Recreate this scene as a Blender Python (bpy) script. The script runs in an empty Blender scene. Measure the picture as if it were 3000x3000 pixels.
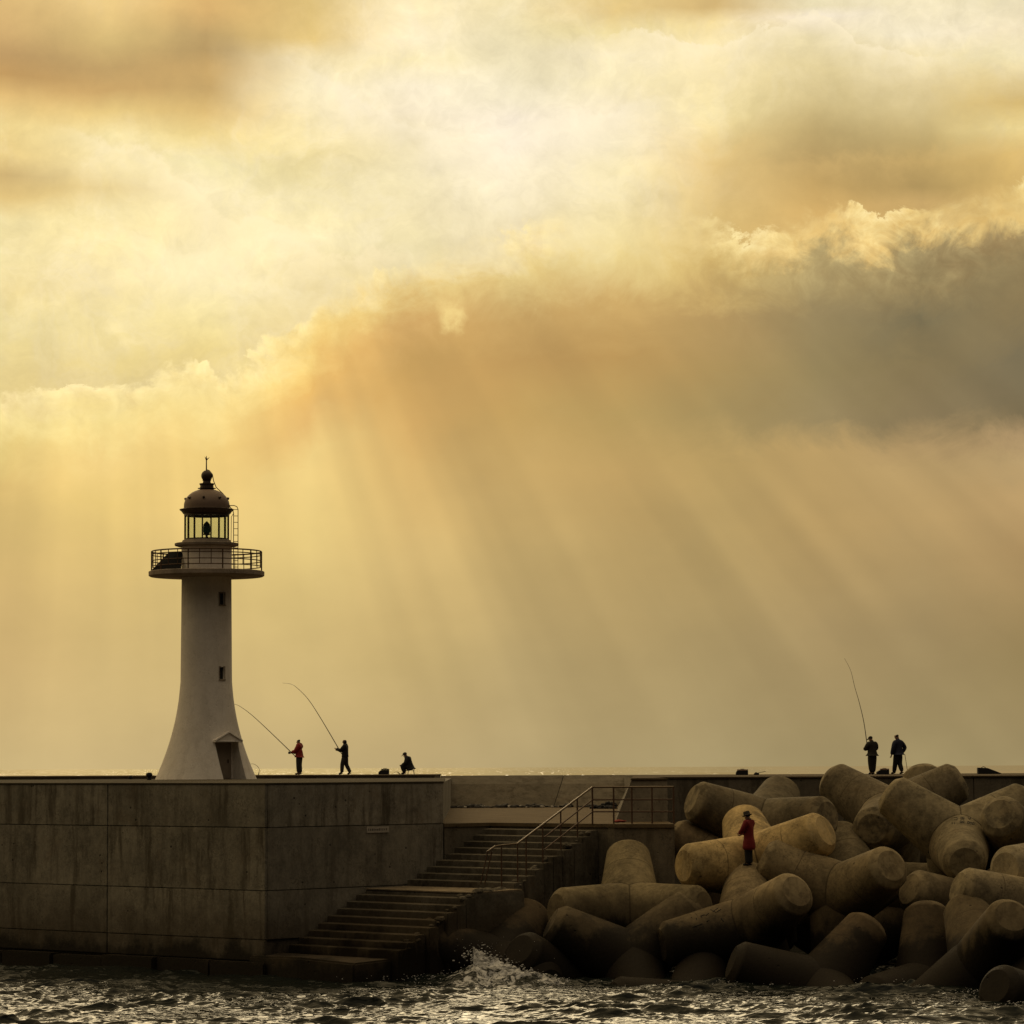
import bpy, bmesh, math, random
import numpy as np
from mathutils import Vector, Matrix, Quaternion, noise
from mathutils.bvhtree import BVHTree

scene = bpy.context.scene
COL = scene.collection
F = 9700.0            # focal length in photo pixels (3000 px wide)
EYE = 7.1             # eye height above the water
PITCH = math.atan(747.5/F); ROLL = math.radians(0.248)
R3 = Matrix.Rotation(math.pi/2+PITCH, 3, 'X') @ Matrix.Rotation(-ROLL, 3, 'Z')

def ray(x, y):
    return R3 @ Vector(((x-1500)/F, -(y-1500)/F, -1.0))
def at(x, y, D):
    """world point seen at photo pixel (x, y) at distance D along +Y"""
    d = ray(x, y); return Vector((0, 0, EYE)) + d*(D/d.y)

cam = bpy.data.cameras.new("camera"); camo = bpy.data.objects.new("camera", cam); COL.objects.link(camo)
cam.sensor_width = 36.0; cam.lens = F/3000*36.0; cam.clip_start = 1.0; cam.clip_end = 60000.0
camo.matrix_world = Matrix.Translation((0, 0, EYE)) @ R3.to_4x4()
scene.camera = camo
scene.view_settings.view_transform = 'Standard'; scene.view_settings.look = 'None'
scene.view_settings.exposure = 0.0; scene.view_settings.gamma = 1.0
# ---------------------------------------------------------------- world
SUN_AZ, SUN_EL = math.radians(-7.0), math.radians(18.2)

def s2l(c):
    return tuple(((v/255.0)/12.92 if v/255.0 <= 0.04045 else ((v/255.0+0.055)/1.055)**2.4) for v in c)

class NT:
    """small helper that writes node expressions"""
    def __init__(s, tree):
        s.t = tree
    def n(s, typ, **kw):
        nd = s.t.nodes.new(typ)
        for k, v in kw.items():
            setattr(nd, k, v)
        return nd
    def put(s, sock, v):
        if isinstance(v, bpy.types.NodeSocket):
            s.t.links.new(v, sock)
        elif v is not None:
            sock.default_value = v
    def m(s, op, a, b=None, c=None, clamp=False):
        nd = s.n('ShaderNodeMath', operation=op, use_clamp=clamp)
        s.put(nd.inputs[0], a); s.put(nd.inputs[1], b)
        if c is not None: s.put(nd.inputs[2], c)
        return nd.outputs[0]
    def v(s, op, a, b=None, out=0):
        nd = s.n('ShaderNodeVectorMath', operation=op)
        s.put(nd.inputs[0], a); s.put(nd.inputs[1], b)
        return nd.outputs[out]
    def xyz(s, x=0.0, y=0.0, z=0.0):
        nd = s.n('ShaderNodeCombineXYZ')
        for i, q in enumerate((x, y, z)): s.put(nd.inputs[i], q)
        return nd.outputs[0]
    def sep(s, vec):
        nd = s.n('ShaderNodeSeparateXYZ'); s.put(nd.inputs[0], vec)
        return nd.outputs
    def noise(s, vec, scale, detail=4.0, rough=0.5, dist=0.0, out=0, dim='3D', lac=2.0):
        nd = s.n('ShaderNodeTexNoise', noise_dimensions=dim)
        if dim != '1D': s.put(nd.inputs['Vector'], vec)
        else: s.put(nd.inputs['W'], vec)
        s.put(nd.inputs['Scale'], scale); s.put(nd.inputs['Detail'], detail)
        s.put(nd.inputs['Roughness'], rough); s.put(nd.inputs['Distortion'], dist); s.put(nd.inputs['Lacunarity'], lac)
        return nd.outputs[out]
    def rng(s, x, a, b, c=0.0, d=1.0, interp='SMOOTHSTEP'):
        nd = s.n('ShaderNodeMapRange', interpolation_type=interp)
        for i, q in enumerate((x, a, b, c, d)): s.put(nd.inputs[i], q)
        return nd.outputs[0]
    def ramp(s, x, stops, interp='LINEAR'):
        nd = s.n('ShaderNodeValToRGB'); r = nd.color_ramp; r.interpolation = interp
        stops = sorted(stops)
        r.elements[0].position = stops[0][0]; r.elements[0].color = (*stops[0][1], 1)
        r.elements[1].position = stops[-1][0]; r.elements[1].color = (*stops[-1][1], 1)
        for p, c in stops[1:-1]:
            e = r.elements.new(p); e.color = (*c, 1)
        s.put(nd.inputs[0], x)
        return nd.outputs[0]
    def mix(s, f, a, b, typ='RGBA', blend='MIX', clamp=False):
        nd = s.n('ShaderNodeMix', data_type=typ)
        if typ == 'RGBA':
            nd.blend_type = blend; nd.clamp_result = clamp
            ia, ib, o = nd.inputs[6], nd.inputs[7], nd.outputs[2]
        else:
            ia, ib, o = nd.inputs[2], nd.inputs[3], nd.outputs[0]
        s.put(nd.inputs[0], f)
        s.put(ia, (*a, 1) if isinstance(a, tuple) and len(a) == 3 else a)
        s.put(ib, (*b, 1) if isinstance(b, tuple) and len(b) == 3 else b)
        return o
    def curve(s, x, pts):
        nd = s.n('ShaderNodeFloatCurve'); c = nd.mapping.curves[0]
        pts = sorted(pts)
        c.points[0].location = pts[0]; c.points[1].location = pts[-1]
        for p in pts[1:-1]: c.points.new(*p)
        nd.mapping.use_clip = False; nd.mapping.update()
        s.put(nd.inputs['Value'], x); nd.inputs['Factor'].default_value = 1.0
        return nd.outputs[0]

# the clouds are laid out by azimuth (U) and elevation (V), both in thousandths of the focal length
UPPER = {  # colour of the high, sunlit cloud layer: {azimuth column: [(height, sRGB)]}
 0:[(0,215,180,115),(50,208,172,110),(100,184,147,90),(140,188,147,83),(175,222,185,115),(230,240,215,145),(290,240,212,140),(330,204,175,114),(370,225,195,125),(420,245,228,170),(500,245,228,170),(560,235,215,152),(620,235,218,155),(700,232,212,148),(800,236,216,150)],
 193:[(0,232,200,130),(60,208,180,114),(115,188,155,95),(160,199,161,96),(200,232,203,130),(250,245,228,170),(310,240,222,165),(355,226,203,140),(400,242,225,165),(450,248,230,170),(520,248,230,175),(600,242,224,160),(680,236,216,148),(800,236,216,150)],
 386:[(0,212,172,104),(50,180,150,93),(85,174,144,88),(120,194,159,96),(155,197,163,99),(200,222,188,116),(240,240,215,142),(300,240,228,175),(350,250,236,192),(420,248,232,182),(500,248,235,188),(580,242,226,166),(650,236,216,146),(800,236,216,150)],
 580:[(0,226,196,122),(50,232,202,128),(90,246,228,180),(150,250,236,192),(200,248,232,182),(270,240,222,160),(330,240,225,170),(380,242,228,175),(440,250,236,190),(500,244,226,170),(800,238,216,150)],
 773:[(0,247,231,188),(60,250,236,200),(100,242,228,180),(150,251,239,212),(200,251,238,210),(260,243,229,187),(320,243,230,186),(400,245,231,186),(470,243,231,183),(800,240,220,160)],
 966:[(0,243,228,180),(60,238,226,186),(120,242,231,196),(180,246,236,206),(220,252,240,220),(270,253,241,222),(330,252,240,211),(400,248,236,200),(470,245,230,188),(800,240,222,162)],
 1160:[(0,228,200,132),(40,238,220,158),(80,248,234,194),(140,245,232,191),(200,250,236,205),(260,248,235,200),(320,245,230,182),(400,244,227,174),(460,238,220,160),(800,236,212,150)],
 1352:[(0,208,178,118),(30,238,216,156),(80,245,228,180),(150,243,225,170),(200,244,226,168),(250,234,209,146),(300,226,197,132),(350,228,199,134),(400,224,195,127),(440,222,192,122),(800,214,180,110)],
 1545:[(0,240,228,190),(20,252,239,218),(60,238,223,178),(120,228,210,156),(180,216,196,140),(240,195,171,114),(300,185,157,100),(340,190,158,96),(400,214,176,106),(800,200,160,100)],
 1739:[(0,245,232,195),(60,250,238,208),(100,238,221,172),(150,226,206,151),(200,215,195,140),(260,191,168,112),(300,186,158,98),(345,172,145,89),(375,200,167,107),(800,190,150,95)],
 1932:[(0,240,228,190),(60,245,230,195),(110,247,233,188),(160,228,205,146),(200,220,191,122),(250,240,218,152),(300,226,193,120),(350,222,188,115),(800,190,150,95)]}
LOWER = {  # colour of the low cloud bank and the veil under it, from its ragged upper edge down to the horizon
 0:[(748,245,225,165),(800,240,220,150),(860,225,200,125),(920,215,185,115),(1000,206,178,113),(1100,205,176,116),(1250,200,173,119),(1447,203,181,131)],
 193:[(730,245,225,160),(800,242,220,145),(860,234,204,130),(950,224,195,120),(1050,214,186,119),(1200,204,179,121),(1447,202,180,131)],
 386:[(695,242,222,152),(780,240,215,140),(850,228,198,122),(950,222,192,120),(1100,211,186,121),(1250,199,176,121),(1447,194,173,127)],
 580:[(610,240,218,145),(680,235,200,115),(740,218,174,95),(800,212,172,102),(880,220,193,124),(1000,213,188,121),(1200,199,176,119),(1447,189,169,123)],
 773:[(500,245,228,175),(560,226,196,122),(620,210,166,96),(700,195,155,85),(800,199,160,93),(900,200,167,103),(1050,199,172,113),(1250,187,165,113),(1447,185,165,121)],
 966:[(460,245,230,185),(530,226,201,132),(620,200,162,95),(700,189,150,85),(790,190,156,90),(900,197,165,102),(1050,189,163,107),(1250,177,157,111),(1447,179,161,119)],
 1160:[(435,245,228,175),(500,228,205,136),(580,202,167,101),(680,188,150,85),(780,185,156,93),(900,194,162,101),(1050,183,157,103),(1250,171,151,106),(1447,174,157,116)],
 1352:[(430,234,208,140),(500,206,176,106),(600,171,141,87),(700,167,140,85),(790,167,144,91),(860,184,156,98),(1000,181,155,101),(1200,167,147,103),(1447,171,155,115)],
 1545:[(420,238,203,122),(455,222,186,112),(500,156,137,91),(600,138,121,83),(700,141,125,84),(800,146,129,90),(860,183,154,100),(1000,179,151,99),(1200,164,143,101),(1447,167,151,111)],
 1739:[(410,240,208,128),(440,215,180,108),(480,133,116,79),(540,120,104,69),(620,98,90,65),(700,116,102,69),(790,123,108,77),(850,166,140,97),(890,177,150,102),(980,178,150,101),(1200,159,139,99),(1447,164,149,109)],
 1932:[(370,240,210,132),(405,225,190,115),(450,147,123,81),(520,132,115,78),(600,121,105,71),(700,101,92,69),(800,107,95,69),(850,154,130,94),(890,172,147,104),(940,180,151,104),(1050,169,141,96),(1250,149,131,91),(1447,159,143,105)]}
EDGE = [(0,1162),(67,1139),(145,1131),(269,1126),(362,1138),(430,1100),(533,1072),(595,1092),(668,1066),(750,1028),(828,981),(895,955),(930,890),(990,860),(1048,826),(1131,790),(1260,748),(1350,725),(1447,700),(1566,668),(1706,662),(1800,665),(1960,668),(2140,662),(2362,653),(2518,648),(2569,660),(2647,634),(2776,636),(2854,612),(2931,578),(3000,552)]

def build_world():
    w = bpy.data.worlds.new("World"); scene.world = w; w.use_nodes = True
    t = w.node_tree; t.nodes.clear(); N = NT(t)
    d = N.n('ShaderNodeTexCoord').outputs['Generated']
    d = N.v('NORMALIZE', d)
    X, Y, Z = N.sep(d)
    U = N.m('MULTIPLY', N.m('ARCTAN2', X, Y), F/1000.0)
    V = N.m('MULTIPLY', N.m('ARCSINE', Z), F/1000.0)
    P = N.xyz(U, V, 0.0)
    def uu(xd): return math.atan2(xd*3000/1932-1500, F)*F/1000.0
    def vv(yd): return math.atan2(2247.5-yd*3000/1932, F)*F/1000.0
    # wandering of the cloud layer
    wv = N.v('SUBTRACT', N.noise(P, 2.2, 5.0, 0.55, out=1), (0.5, 0.5, 0.5))
    wx, wy, _ = N.sep(wv)
    def field(table, par, warp):
        cols = sorted(table)
        cu = N.m('ADD', U, N.m('MULTIPLY', wx, warp))
        col = None
        for i, c in enumerate(cols):
            r = par(c)
            if col is None: col = r
            else:
                f = N.rng(cu, uu(cols[i-1]), uu(c), interp='LINEAR')
                f = N.m('SUBTRACT', N.m('MULTIPLY', f, 1.5), N.m('MULTIPLY', N.m('MULTIPLY', f, f), N.m('SUBTRACT', f, 0.5))) if False else f
                col = N.mix(f, col, r)
        return col
    # ---- high layer
    va = N.m('ADD', V, N.m('MULTIPLY', wy, 0.10))
    vtop = vv(-60); vbot = vv(820)
    tA = N.rng(va, vtop, vbot, interp='LINEAR')
    def parA(c):
        st = [((vtop-vv(y))/(vtop-vbot), s2l((r, g, b))) for y, r, g, b in UPPER[c]]
        return N.ramp(tA, st, 'EASE' if False else 'LINEAR')
    A = field(UPPER, parA, 0.16)
    # wisps: thin bright filaments of torn cloud
    n1 = N.noise(N.v('ADD', P, N.v('SCALE', wv) if False else N.xyz(N.m('MULTIPLY', wx, 0.5), N.m('MULTIPLY', wy, 0.5), 3.1)), 3.0, 8.0, 0.62)
    fil = N.m('POWER', N.m('SUBTRACT', 1.0, N.m('MULTIPLY', N.m('ABSOLUTE', N.m('SUBTRACT', n1, 0.5)), 5.0), clamp=True), 3.0)
    n2 = N.noise(N.xyz(U, V, 7.7), 5.0, 7.0, 0.6)
    lum = N.n('ShaderNodeRGBToBW'); N.put(lum.inputs[0], A)
    bright = N.rng(lum.outputs[0], 0.45, 0.80)
    A = N.mix(N.m('MULTIPLY', N.m('MULTIPLY', fil, bright), 0.20), A, s2l((254, 243, 220)))
    fw_ = N.v('SUBTRACT', N.noise(N.xyz(U, V, 2.7), 4.0, 4.0, 0.55, out=1), (0.5, 0.5, 0.5)); fx_, fy_, _ = N.sep(fw_)
    fd = N.noise(N.xyz(N.m('ADD', N.m('MULTIPLY', U, 0.75), N.m('MULTIPLY', fx_, 0.30)), N.m('ADD', V, N.m('MULTIPLY', fy_, 0.30)), 5.1), 9.0, 10.0, 0.70)
    fk = N.m('ADD', 1.0, N.m('MULTIPLY', N.m('SUBTRACT', fd, 0.5), N.m('ADD', 0.16, N.m('MULTIPLY', bright, 0.34))))
    A = N.mix(1.0, A, N.xyz(fk, fk, fk), blend='MULTIPLY')
    A = N.mix(1.0, A, N.mix(N.m('ADD', N.m('MULTIPLY', n2, 0.55), N.m('MULTIPLY', n1, 0.45)), (0.62,)*3, (1.26, 1.26, 1.24)), blend='MULTIPLY')
    # sheets of cloud, each with a torn bright upper edge
    nw = N.m('SUBTRACT', N.noise(N.xyz(U, V, 6.3), 5.0, 8.0, 0.62, dist=0.5), 0.5)
    nw2 = N.m('SUBTRACT', N.noise(N.xyz(U, V, 8.8), 11.0, 6.0, 0.6), 0.35)
    nb3 = N.m('SUBTRACT', N.noise(N.xyz(U, V, 11.3), 16.0, 7.0, 0.65, dist=0.6), 0.5)
    def sheet(A, pts, up, down, st, na, col):
        x0, x1 = uu(pts[0][0]), uu(pts[-1][0])
        e = N.curve(N.rng(U, x0, x1, interp='LINEAR'), [((uu(x)-x0)/(x1-x0), vv(y)) for x, y in pts])
        dd = N.m('ADD', N.m('SUBTRACT', e, V), N.m('MULTIPLY', N.m('ADD', nw, N.m('MULTIPLY', nb3, 0.5)), na*1.7))
        val = N.m('MULTIPLY', N.rng(dd, -up, up*0.3), N.m('POWER', 2.718, N.m('MULTIPLY', N.m('MAXIMUM', dd, 0.0), -1.0/down)))
        win = N.m('MULTIPLY', N.rng(U, x0, x0+0.22*(x1-x0)), N.rng(U, x1, x1-0.22*(x1-x0)))
        val = N.m('MULTIPLY', N.m('MULTIPLY', val, win), N.m('MULTIPLY', N.rng(nw2, -0.15, 0.35, 0.35, 1.0), st))
        return N.mix(val, A, s2l(col))
    A = sheet(A, [(60,255),(150,250),(250,275),(340,335),(430,410),(520,425),(620,470),(770,465),(860,470)], 0.02, 0.07, 0.75, 0.10, (252,236,192))
    A = sheet(A, [(480,60),(600,140),(700,190),(800,235),(880,262),(1000,225),(1100,212),(1200,190),(1330,180)], 0.02, 0.09, 0.55, 0.09, (252,240,212))
    A = sheet(A, [(1080,70),(1150,45),(1230,48),(1330,70),(1450,50),(1530,15),(1590,30),(1650,95),(1740,105),(1860,110)], 0.010, 0.06, 0.70, 0.09, (252,238,204))
    A = sheet(A, [(180,420),(300,470),(420,500),(520,540),(600,560),(700,520)], 0.03, 0.06, 0.45, 0.12, (252,238,195))
    A = sheet(A, [(1230,310),(1350,290),(1500,300),(1650,310),(1800,290),(1990,270)], 0.05, 0.05, 0.30, 0.14, (226,190,120))
    # ---- edge of the low bank
    um, ux = uu(0), uu(1932)
    e01 = N.rng(U, um, ux, interp='LINEAR')
    ev = N.curve(e01, [((uu(x*1932/3000)-um)/(ux-um), vv(y*1932/3000)) for x, y in EDGE])
    nb = N.noise(N.xyz(N.m('MULTIPLY', U, 0.8), V, 1.3), 6.0, 9.0, 0.66, dist=0.5)
    nb2 = N.noise(N.xyz(U, V, 4.9), 22.0, 6.0, 0.6, dist=0.6)
    sharp = N.rng(U, uu(1130), uu(1360))            # the right-hand end is the crispest
    sharp = N.m('MULTIPLY', sharp, N.rng(N.noise(N.xyz(U, V, 15.5), 4.5, 3.0, 0.55), 0.40, 0.60, 0.15, 1.0))
    soft = N.m('MULTIPLY', N.rng(U, uu(980), uu(1130)), N.rng(U, uu(1400), uu(1260)))
    dep = N.m('SUBTRACT', ev, V)
    dep = N.m('ADD', dep, N.m('MULTIPLY', N.m('SUBTRACT', nb, 0.5), N.m('ADD', 0.26, N.m('MULTIPLY', N.rng(U, uu(1130), uu(1360)), 0.10))))
    dep = N.m('ADD', dep, N.m('MULTIPLY', N.m('SUBTRACT', nb2, 0.5), 0.045))
    depl = N.m('MAXIMUM', dep, 0.0)
    tB = N.m('DIVIDE', depl, N.m('MAXIMUM', N.m('ADD', depl, V), 0.02))
    def parB(c):
        rows = LOWER[c]; e = vv(rows[0][0])
        return N.ramp(tB, [((e-vv(y))/e, s2l((r, g, b))) for y, r, g, b in rows])
    B = field(LOWER, parB, 0.10)
    # lit ragged fringe
    rim = N.m('MULTIPLY', N.m('POWER', 2.718, N.m('MULTIPLY', depl, -12.0)), N.m('SUBTRACT', 1.0, N.m('MULTIPLY', soft, 0.7)))
    bil = N.m('MULTIPLY', N.m('SUBTRACT', N.noise(N.xyz(U, V, 9.2), 14.0, 8.0, 0.65, dist=0.8), 0.36), 3.2, clamp=True)
    B = N.mix(N.m('MULTIPLY', N.m('MULTIPLY', rim, bil), 0.75), B, s2l((252, 232, 165)))
    B = N.mix(N.m('MULTIPLY', N.m('MULTIPLY', rim, N.m('SUBTRACT', 1.0, bil)), 0.30), B, s2l((190, 150, 85)))
    fkb = N.m('ADD', 1.0, N.m('MULTIPLY', N.m('SUBTRACT', fd, 0.5), N.m('ADD', 0.05, N.m('MULTIPLY', rim, 0.9))))
    B = N.mix(1.0, B, N.xyz(fkb, fkb, fkb), blend='MULTIPLY')
    lowm = N.noise(N.xyz(N.m('MULTIPLY', U, 0.6), V, 2.2), 3.2, 5.0, 0.5)
    B = N.mix(1.0, B, N.mix(lowm, (0.84,)*3, (1.16,)*3), blend='MULTIPLY')
    fuzz = N.m('ADD', 0.02, N.m('MULTIPLY', N.rng(N.noise(N.xyz(U, V, 5.5), 4.0, 3.0, 0.5), 0.38, 0.62), N.m('SUBTRACT', 0.13, N.m('MULTIPLY', sharp, 0.07))))
    fuzz = N.m('ADD', fuzz, N.m('MULTIPLY', soft, 0.14))
    left = N.rng(U, uu(760), uu(520))
    fuzz = N.m('MULTIPLY', fuzz, N.m('SUBTRACT', 1.0, N.m('MULTIPLY', N.m('MAXIMUM', left, sharp), 0.74)))
    msk = N.rng(dep, N.m('MULTIPLY', fuzz, -0.5), fuzz)
    above = N.m('MULTIPLY', N.m('POWER', 2.718, N.m('MULTIPLY', N.m('MAXIMUM', N.m('MULTIPLY', dep, -1.0), 0.0), -11.0)), N.m('MULTIPLY', N.m('SUBTRACT', 1.0, soft), 0.16))
    A = N.mix(above, A, s2l((170, 140, 80)))
    lit = N.m('MULTIPLY', N.m('POWER', 2.718, N.m('MULTIPLY', depl, -34.0)), N.m('MULTIPLY', N.rng(nb2, 0.35, 0.62, 0.25, 1.0), N.m('SUBTRACT', 0.70, N.m('MULTIPLY', N.m('MAXIMUM', soft, N.m('MULTIPLY', N.rng(U, uu(1130), uu(1360)), N.m('SUBTRACT', 1.0, sharp))), 0.6))))
    B = N.mix(lit, B, s2l((255, 238, 182)))
    C = N.mix(msk, A, B)
    # one curl of bright vapour hanging below the edge
    qx = N.m('ADD', N.m('SUBTRACT', U, uu(850)), N.m('MULTIPLY', nw, 0.16)); qy = N.m('ADD', N.m('SUBTRACT', V, vv(568)), N.m('MULTIPLY', nw2, 0.14))
    q = N.m('SQRT', N.m('ADD', N.m('POWER', N.m('MULTIPLY', qx, 1.0/0.055), 2.0), N.m('POWER', N.m('MULTIPLY', qy, 1.0/0.085), 2.0)))
    q = N.m('MULTIPLY', N.rng(q, 1.1, 0.3), N.rng(nw2, 0.0, 0.3, 0.1, 0.65))
    C = N.mix(q, C, s2l((250, 226, 150)))
    # ---- sunbeams falling away from the hidden sun
    su, sv = -1.19, 3.18
    du = N.m('SUBTRACT', U, su); dv = N.m('SUBTRACT', sv, V)
    th = N.m('ARCTAN2', du, dv)
    ray = N.noise(N.m('ADD', th, 0.6), 14.0, 2.4, 0.55, dim='1D')
    ray2 = N.noise(N.m('ADD', th, 5.0), 2.6, 2.0, 0.5, dim='1D')
    rr = N.m('ADD', N.m('MULTIPLY', N.m('SUBTRACT', ray, 0.455), N.m('MULTIPLY', N.rng(N.noise(N.xyz(U, V, 13.0), 1.3, 2.0, 0.5), 0.36, 0.62, 0.35, 1.0), 0.50)), N.m('MULTIPLY', N.m('SUBTRACT', ray2, 0.5), 0.50))
    rw = N.m('MULTIPLY', N.rng(dep, -0.10, 0.40, 0.12, 1.0), N.rng(V, 0.0, 0.9, 0.34, 1.0))
    rw = N.m('MULTIPLY', rw, N.m('ADD', 0.85, N.m('MULTIPLY', N.rng(U, uu(1250), uu(1600)), 0.65)))
    rr = N.m('ADD', 1.0, N.m('MULTIPLY', rr, rw))
    C = N.mix(1.0, C, N.xyz(rr, rr, rr), blend='MULTIPLY')
    gm = N.n('ShaderNodeGamma'); N.put(gm.inputs[0], C); gm.inputs[1].default_value = 1.07; C = N.mix(1.0, gm.outputs[0], (1.02, 1.015, 1.0), blend='MULTIPLY')
    # ---- the rest of the sky dome: cloud thinning to a dim evening sky away from the sun
    g = N.v('DOT_PRODUCT', d, tuple(GLOW), out=1)
    wfront = N.rng(g, G0, G1)
    back = N.mix(N.rng(Z, 0.30, 1.0), BACK_LOW, BACK_HIGH)
    cl = N.noise(d, 2.5, 6.0, 0.55)
    back = N.mix(1.0, back, N.mix(cl, (0.6,)*3, (1.4,)*3), blend='MULTIPLY')
    C = N.mix(N.rng(V, 2.35, 4.2), C, s2l((232, 204, 152)))
    C = N.mix(wfront, back, C)
    sky = N.n('ShaderNodeTexSky', sky_type='NISHITA', sun_disc=False)
    sky.sun_elevation = SUN_EL; sky.sun_rotation = SUN_AZ; sky.dust_density = 3.0
    b1 = N.n('ShaderNodeBackground'); N.put(b1.inputs[0], sky.outputs[0]); b1.inputs[1].default_value = 0.05
    b2 = N.n('ShaderNodeBackground'); N.put(b2.inputs[0], C); b2.inputs[1].default_value = 1.0
    ms = N.n('ShaderNodeMixShader'); ms.inputs[0].default_value = 0.97
    t.links.new(b1.outputs[0], ms.inputs[1]); t.links.new(b2.outputs[0], ms.inputs[2])
    o = N.n('ShaderNodeOutputWorld'); t.links.new(ms.outputs[0], o.inputs[0])
    w.cycles.sampling_method = 'MANUAL'; w.cycles.sample_map_resolution = 512
GLOW = Vector((-0.38, 0.74, 0.55)).normalized(); G0, G1 = 0.24, 0.66
BACK_LOW = (0.020, 0.016, 0.011); BACK_HIGH = (0.60, 0.48, 0.32)
SUN_E = 0.6
# ---------------------------------------------------------------- helpers
def tag(o, label=None, cat=None, group=None, kind=None):
    if label: o['label'] = label
    if cat: o['category'] = cat
    if group: o['group'] = group
    if kind: o['kind'] = kind
    return o
def empty(name, loc, rz=0.0):
    o = bpy.data.objects.new(name, None); COL.objects.link(o)
    o.location = loc; o.rotation_euler = (0, 0, rz); o.empty_display_size = 0.3
    return o
def link(name, me, mat, parent=None, smooth=None):
    if mat is not None and not me.materials: me.materials.append(mat)
    o = bpy.data.objects.new(name, me); COL.objects.link(o)
    if parent is not None: o.parent = parent
    if smooth is not None:
        me.shade_smooth()
        me.set_sharp_from_angle(angle=math.radians(smooth))
    return o
class MB:
    """collects simple shapes into one mesh"""
    def __init__(s): s.v = []; s.f = []
    def add(s, vs, fs):
        b = len(s.v); s.v += [tuple(v) for v in vs]; s.f += [tuple(b+i for i in f) for f in fs]; return s
    def box(s, c, size, M=None):
        x, y, z = (q/2 for q in size)
        vs = [Vector((a*x, b*y, d*z)) for a in (-1, 1) for b in (-1, 1) for d in (-1, 1)]
        if M is not None: vs = [M @ v for v in vs]
        return s.add([v+Vector(c) for v in vs], [(0,1,3,2),(4,6,7,5),(0,4,5,1),(2,3,7,6),(0,2,6,4),(1,5,7,3)])
    def tube(s, pts, rads, n=8, cap=True):
        pts = [Vector(p) for p in pts]
        if not hasattr(rads, '__len__'): rads = [rads]*len(pts)
        rings = []; ref = None; vs = []
        for i, p in enumerate(pts):
            d = (pts[min(i+1, len(pts)-1)]-pts[max(i-1, 0)]).normalized()
            if ref is None: ref = d.orthogonal().normalized()
            ref = (ref-d*ref.dot(d)).normalized(); b = d.cross(ref)
            vs += [p+(ref*math.cos(2*math.pi*k/n)+b*math.sin(2*math.pi*k/n))*rads[i] for k in range(n)]
        fs = [(i*n+k, i*n+(k+1)%n, (i+1)*n+(k+1)%n, (i+1)*n+k) for i in range(len(pts)-1) for k in range(n)]
        if cap: fs += [tuple(reversed(range(n))), tuple(range((len(pts)-1)*n, len(pts)*n))]
        return s.add(vs, fs)
    def lathe(s, prof, n=48, c=(0, 0, 0), cap=True):
        vs = [(c[0]+r*math.cos(2*math.pi*k/n), c[1]+r*math.sin(2*math.pi*k/n), c[2]+z) for r, z in prof for k in range(n)]
        m = len(prof)
        fs = [(i*n+k, i*n+(k+1)%n, (i+1)*n+(k+1)%n, (i+1)*n+k) for i in range(m-1) for k in range(n)]
        if cap: fs += [tuple(reversed(range(n))), tuple(range((m-1)*n, m*n))]
        return s.add(vs, fs)
    def prism(s, poly, z0, z1):
        n = len(poly)
        zs0 = z0 if hasattr(z0, '__len__') else [z0]*n
        zs1 = z1 if hasattr(z1, '__len__') else [z1]*n
        vs = [(p[0], p[1], zs0[i]) for i, p in enumerate(poly)]+[(p[0], p[1], zs1[i]) for i, p in enumerate(poly)]
        fs = [tuple(reversed(range(n))), tuple(range(n, 2*n))]+[(i, (i+1) % n, n+(i+1) % n, n+i) for i in range(n)]
        return s.add(vs, fs)
    def mesh(s, name):
        me = bpy.data.meshes.new(name); me.from_pydata(s.v, [], s.f); me.validate()
        bm = bmesh.new(); bm.from_mesh(me); bmesh.ops.recalc_face_normals(bm, faces=bm.faces); bm.to_mesh(me); bm.free()
        return me
    def build(s, name, mat, parent=None, smooth=None, bevel=None):
        me = s.mesh(name)
        if bevel:
            bm = bmesh.new(); bm.from_mesh(me)
            bmesh.ops.bevel(bm, geom=bm.edges[:], offset=bevel, segments=2, affect='EDGES', clamp_overlap=True)
            bm.to_mesh(me); bm.free()
        return link(name, me, mat, parent, smooth)

# ---------------------------------------------------------------- materials
def mat_new(name):
    m = bpy.data.materials.new(name); m.use_nodes = True
    t = m.node_tree; bs = t.nodes['Principled BSDF']; return m, NT(t), bs
def plain(name, col, rough=0.6, metal=0.0, var=0.0, scale=20.0, bump=0.0):
    m, N, b = mat_new(name)
    b.inputs['Roughness'].default_value = rough; b.inputs['Metallic'].default_value = metal
    if var or bump:
        g = N.n('ShaderNodeNewGeometry').outputs['Position']
        n = N.noise(g, scale, 5.0, 0.6)
        N.put(b.inputs['Base Color'], N.mix(n, tuple(c*(1-var) for c in col), tuple(min(1, c*(1+var)) for c in col)))
        if bump:
            bp = N.n('ShaderNodeBump'); bp.inputs['Strength'].default_value = bump; bp.inputs['Distance'].default_value = 0.01
            N.put(bp.inputs['Height'], n); N.put(b.inputs['Normal'], bp.outputs[0])
    else:
        b.inputs['Base Color'].default_value = (*col, 1)
    return m
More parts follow.
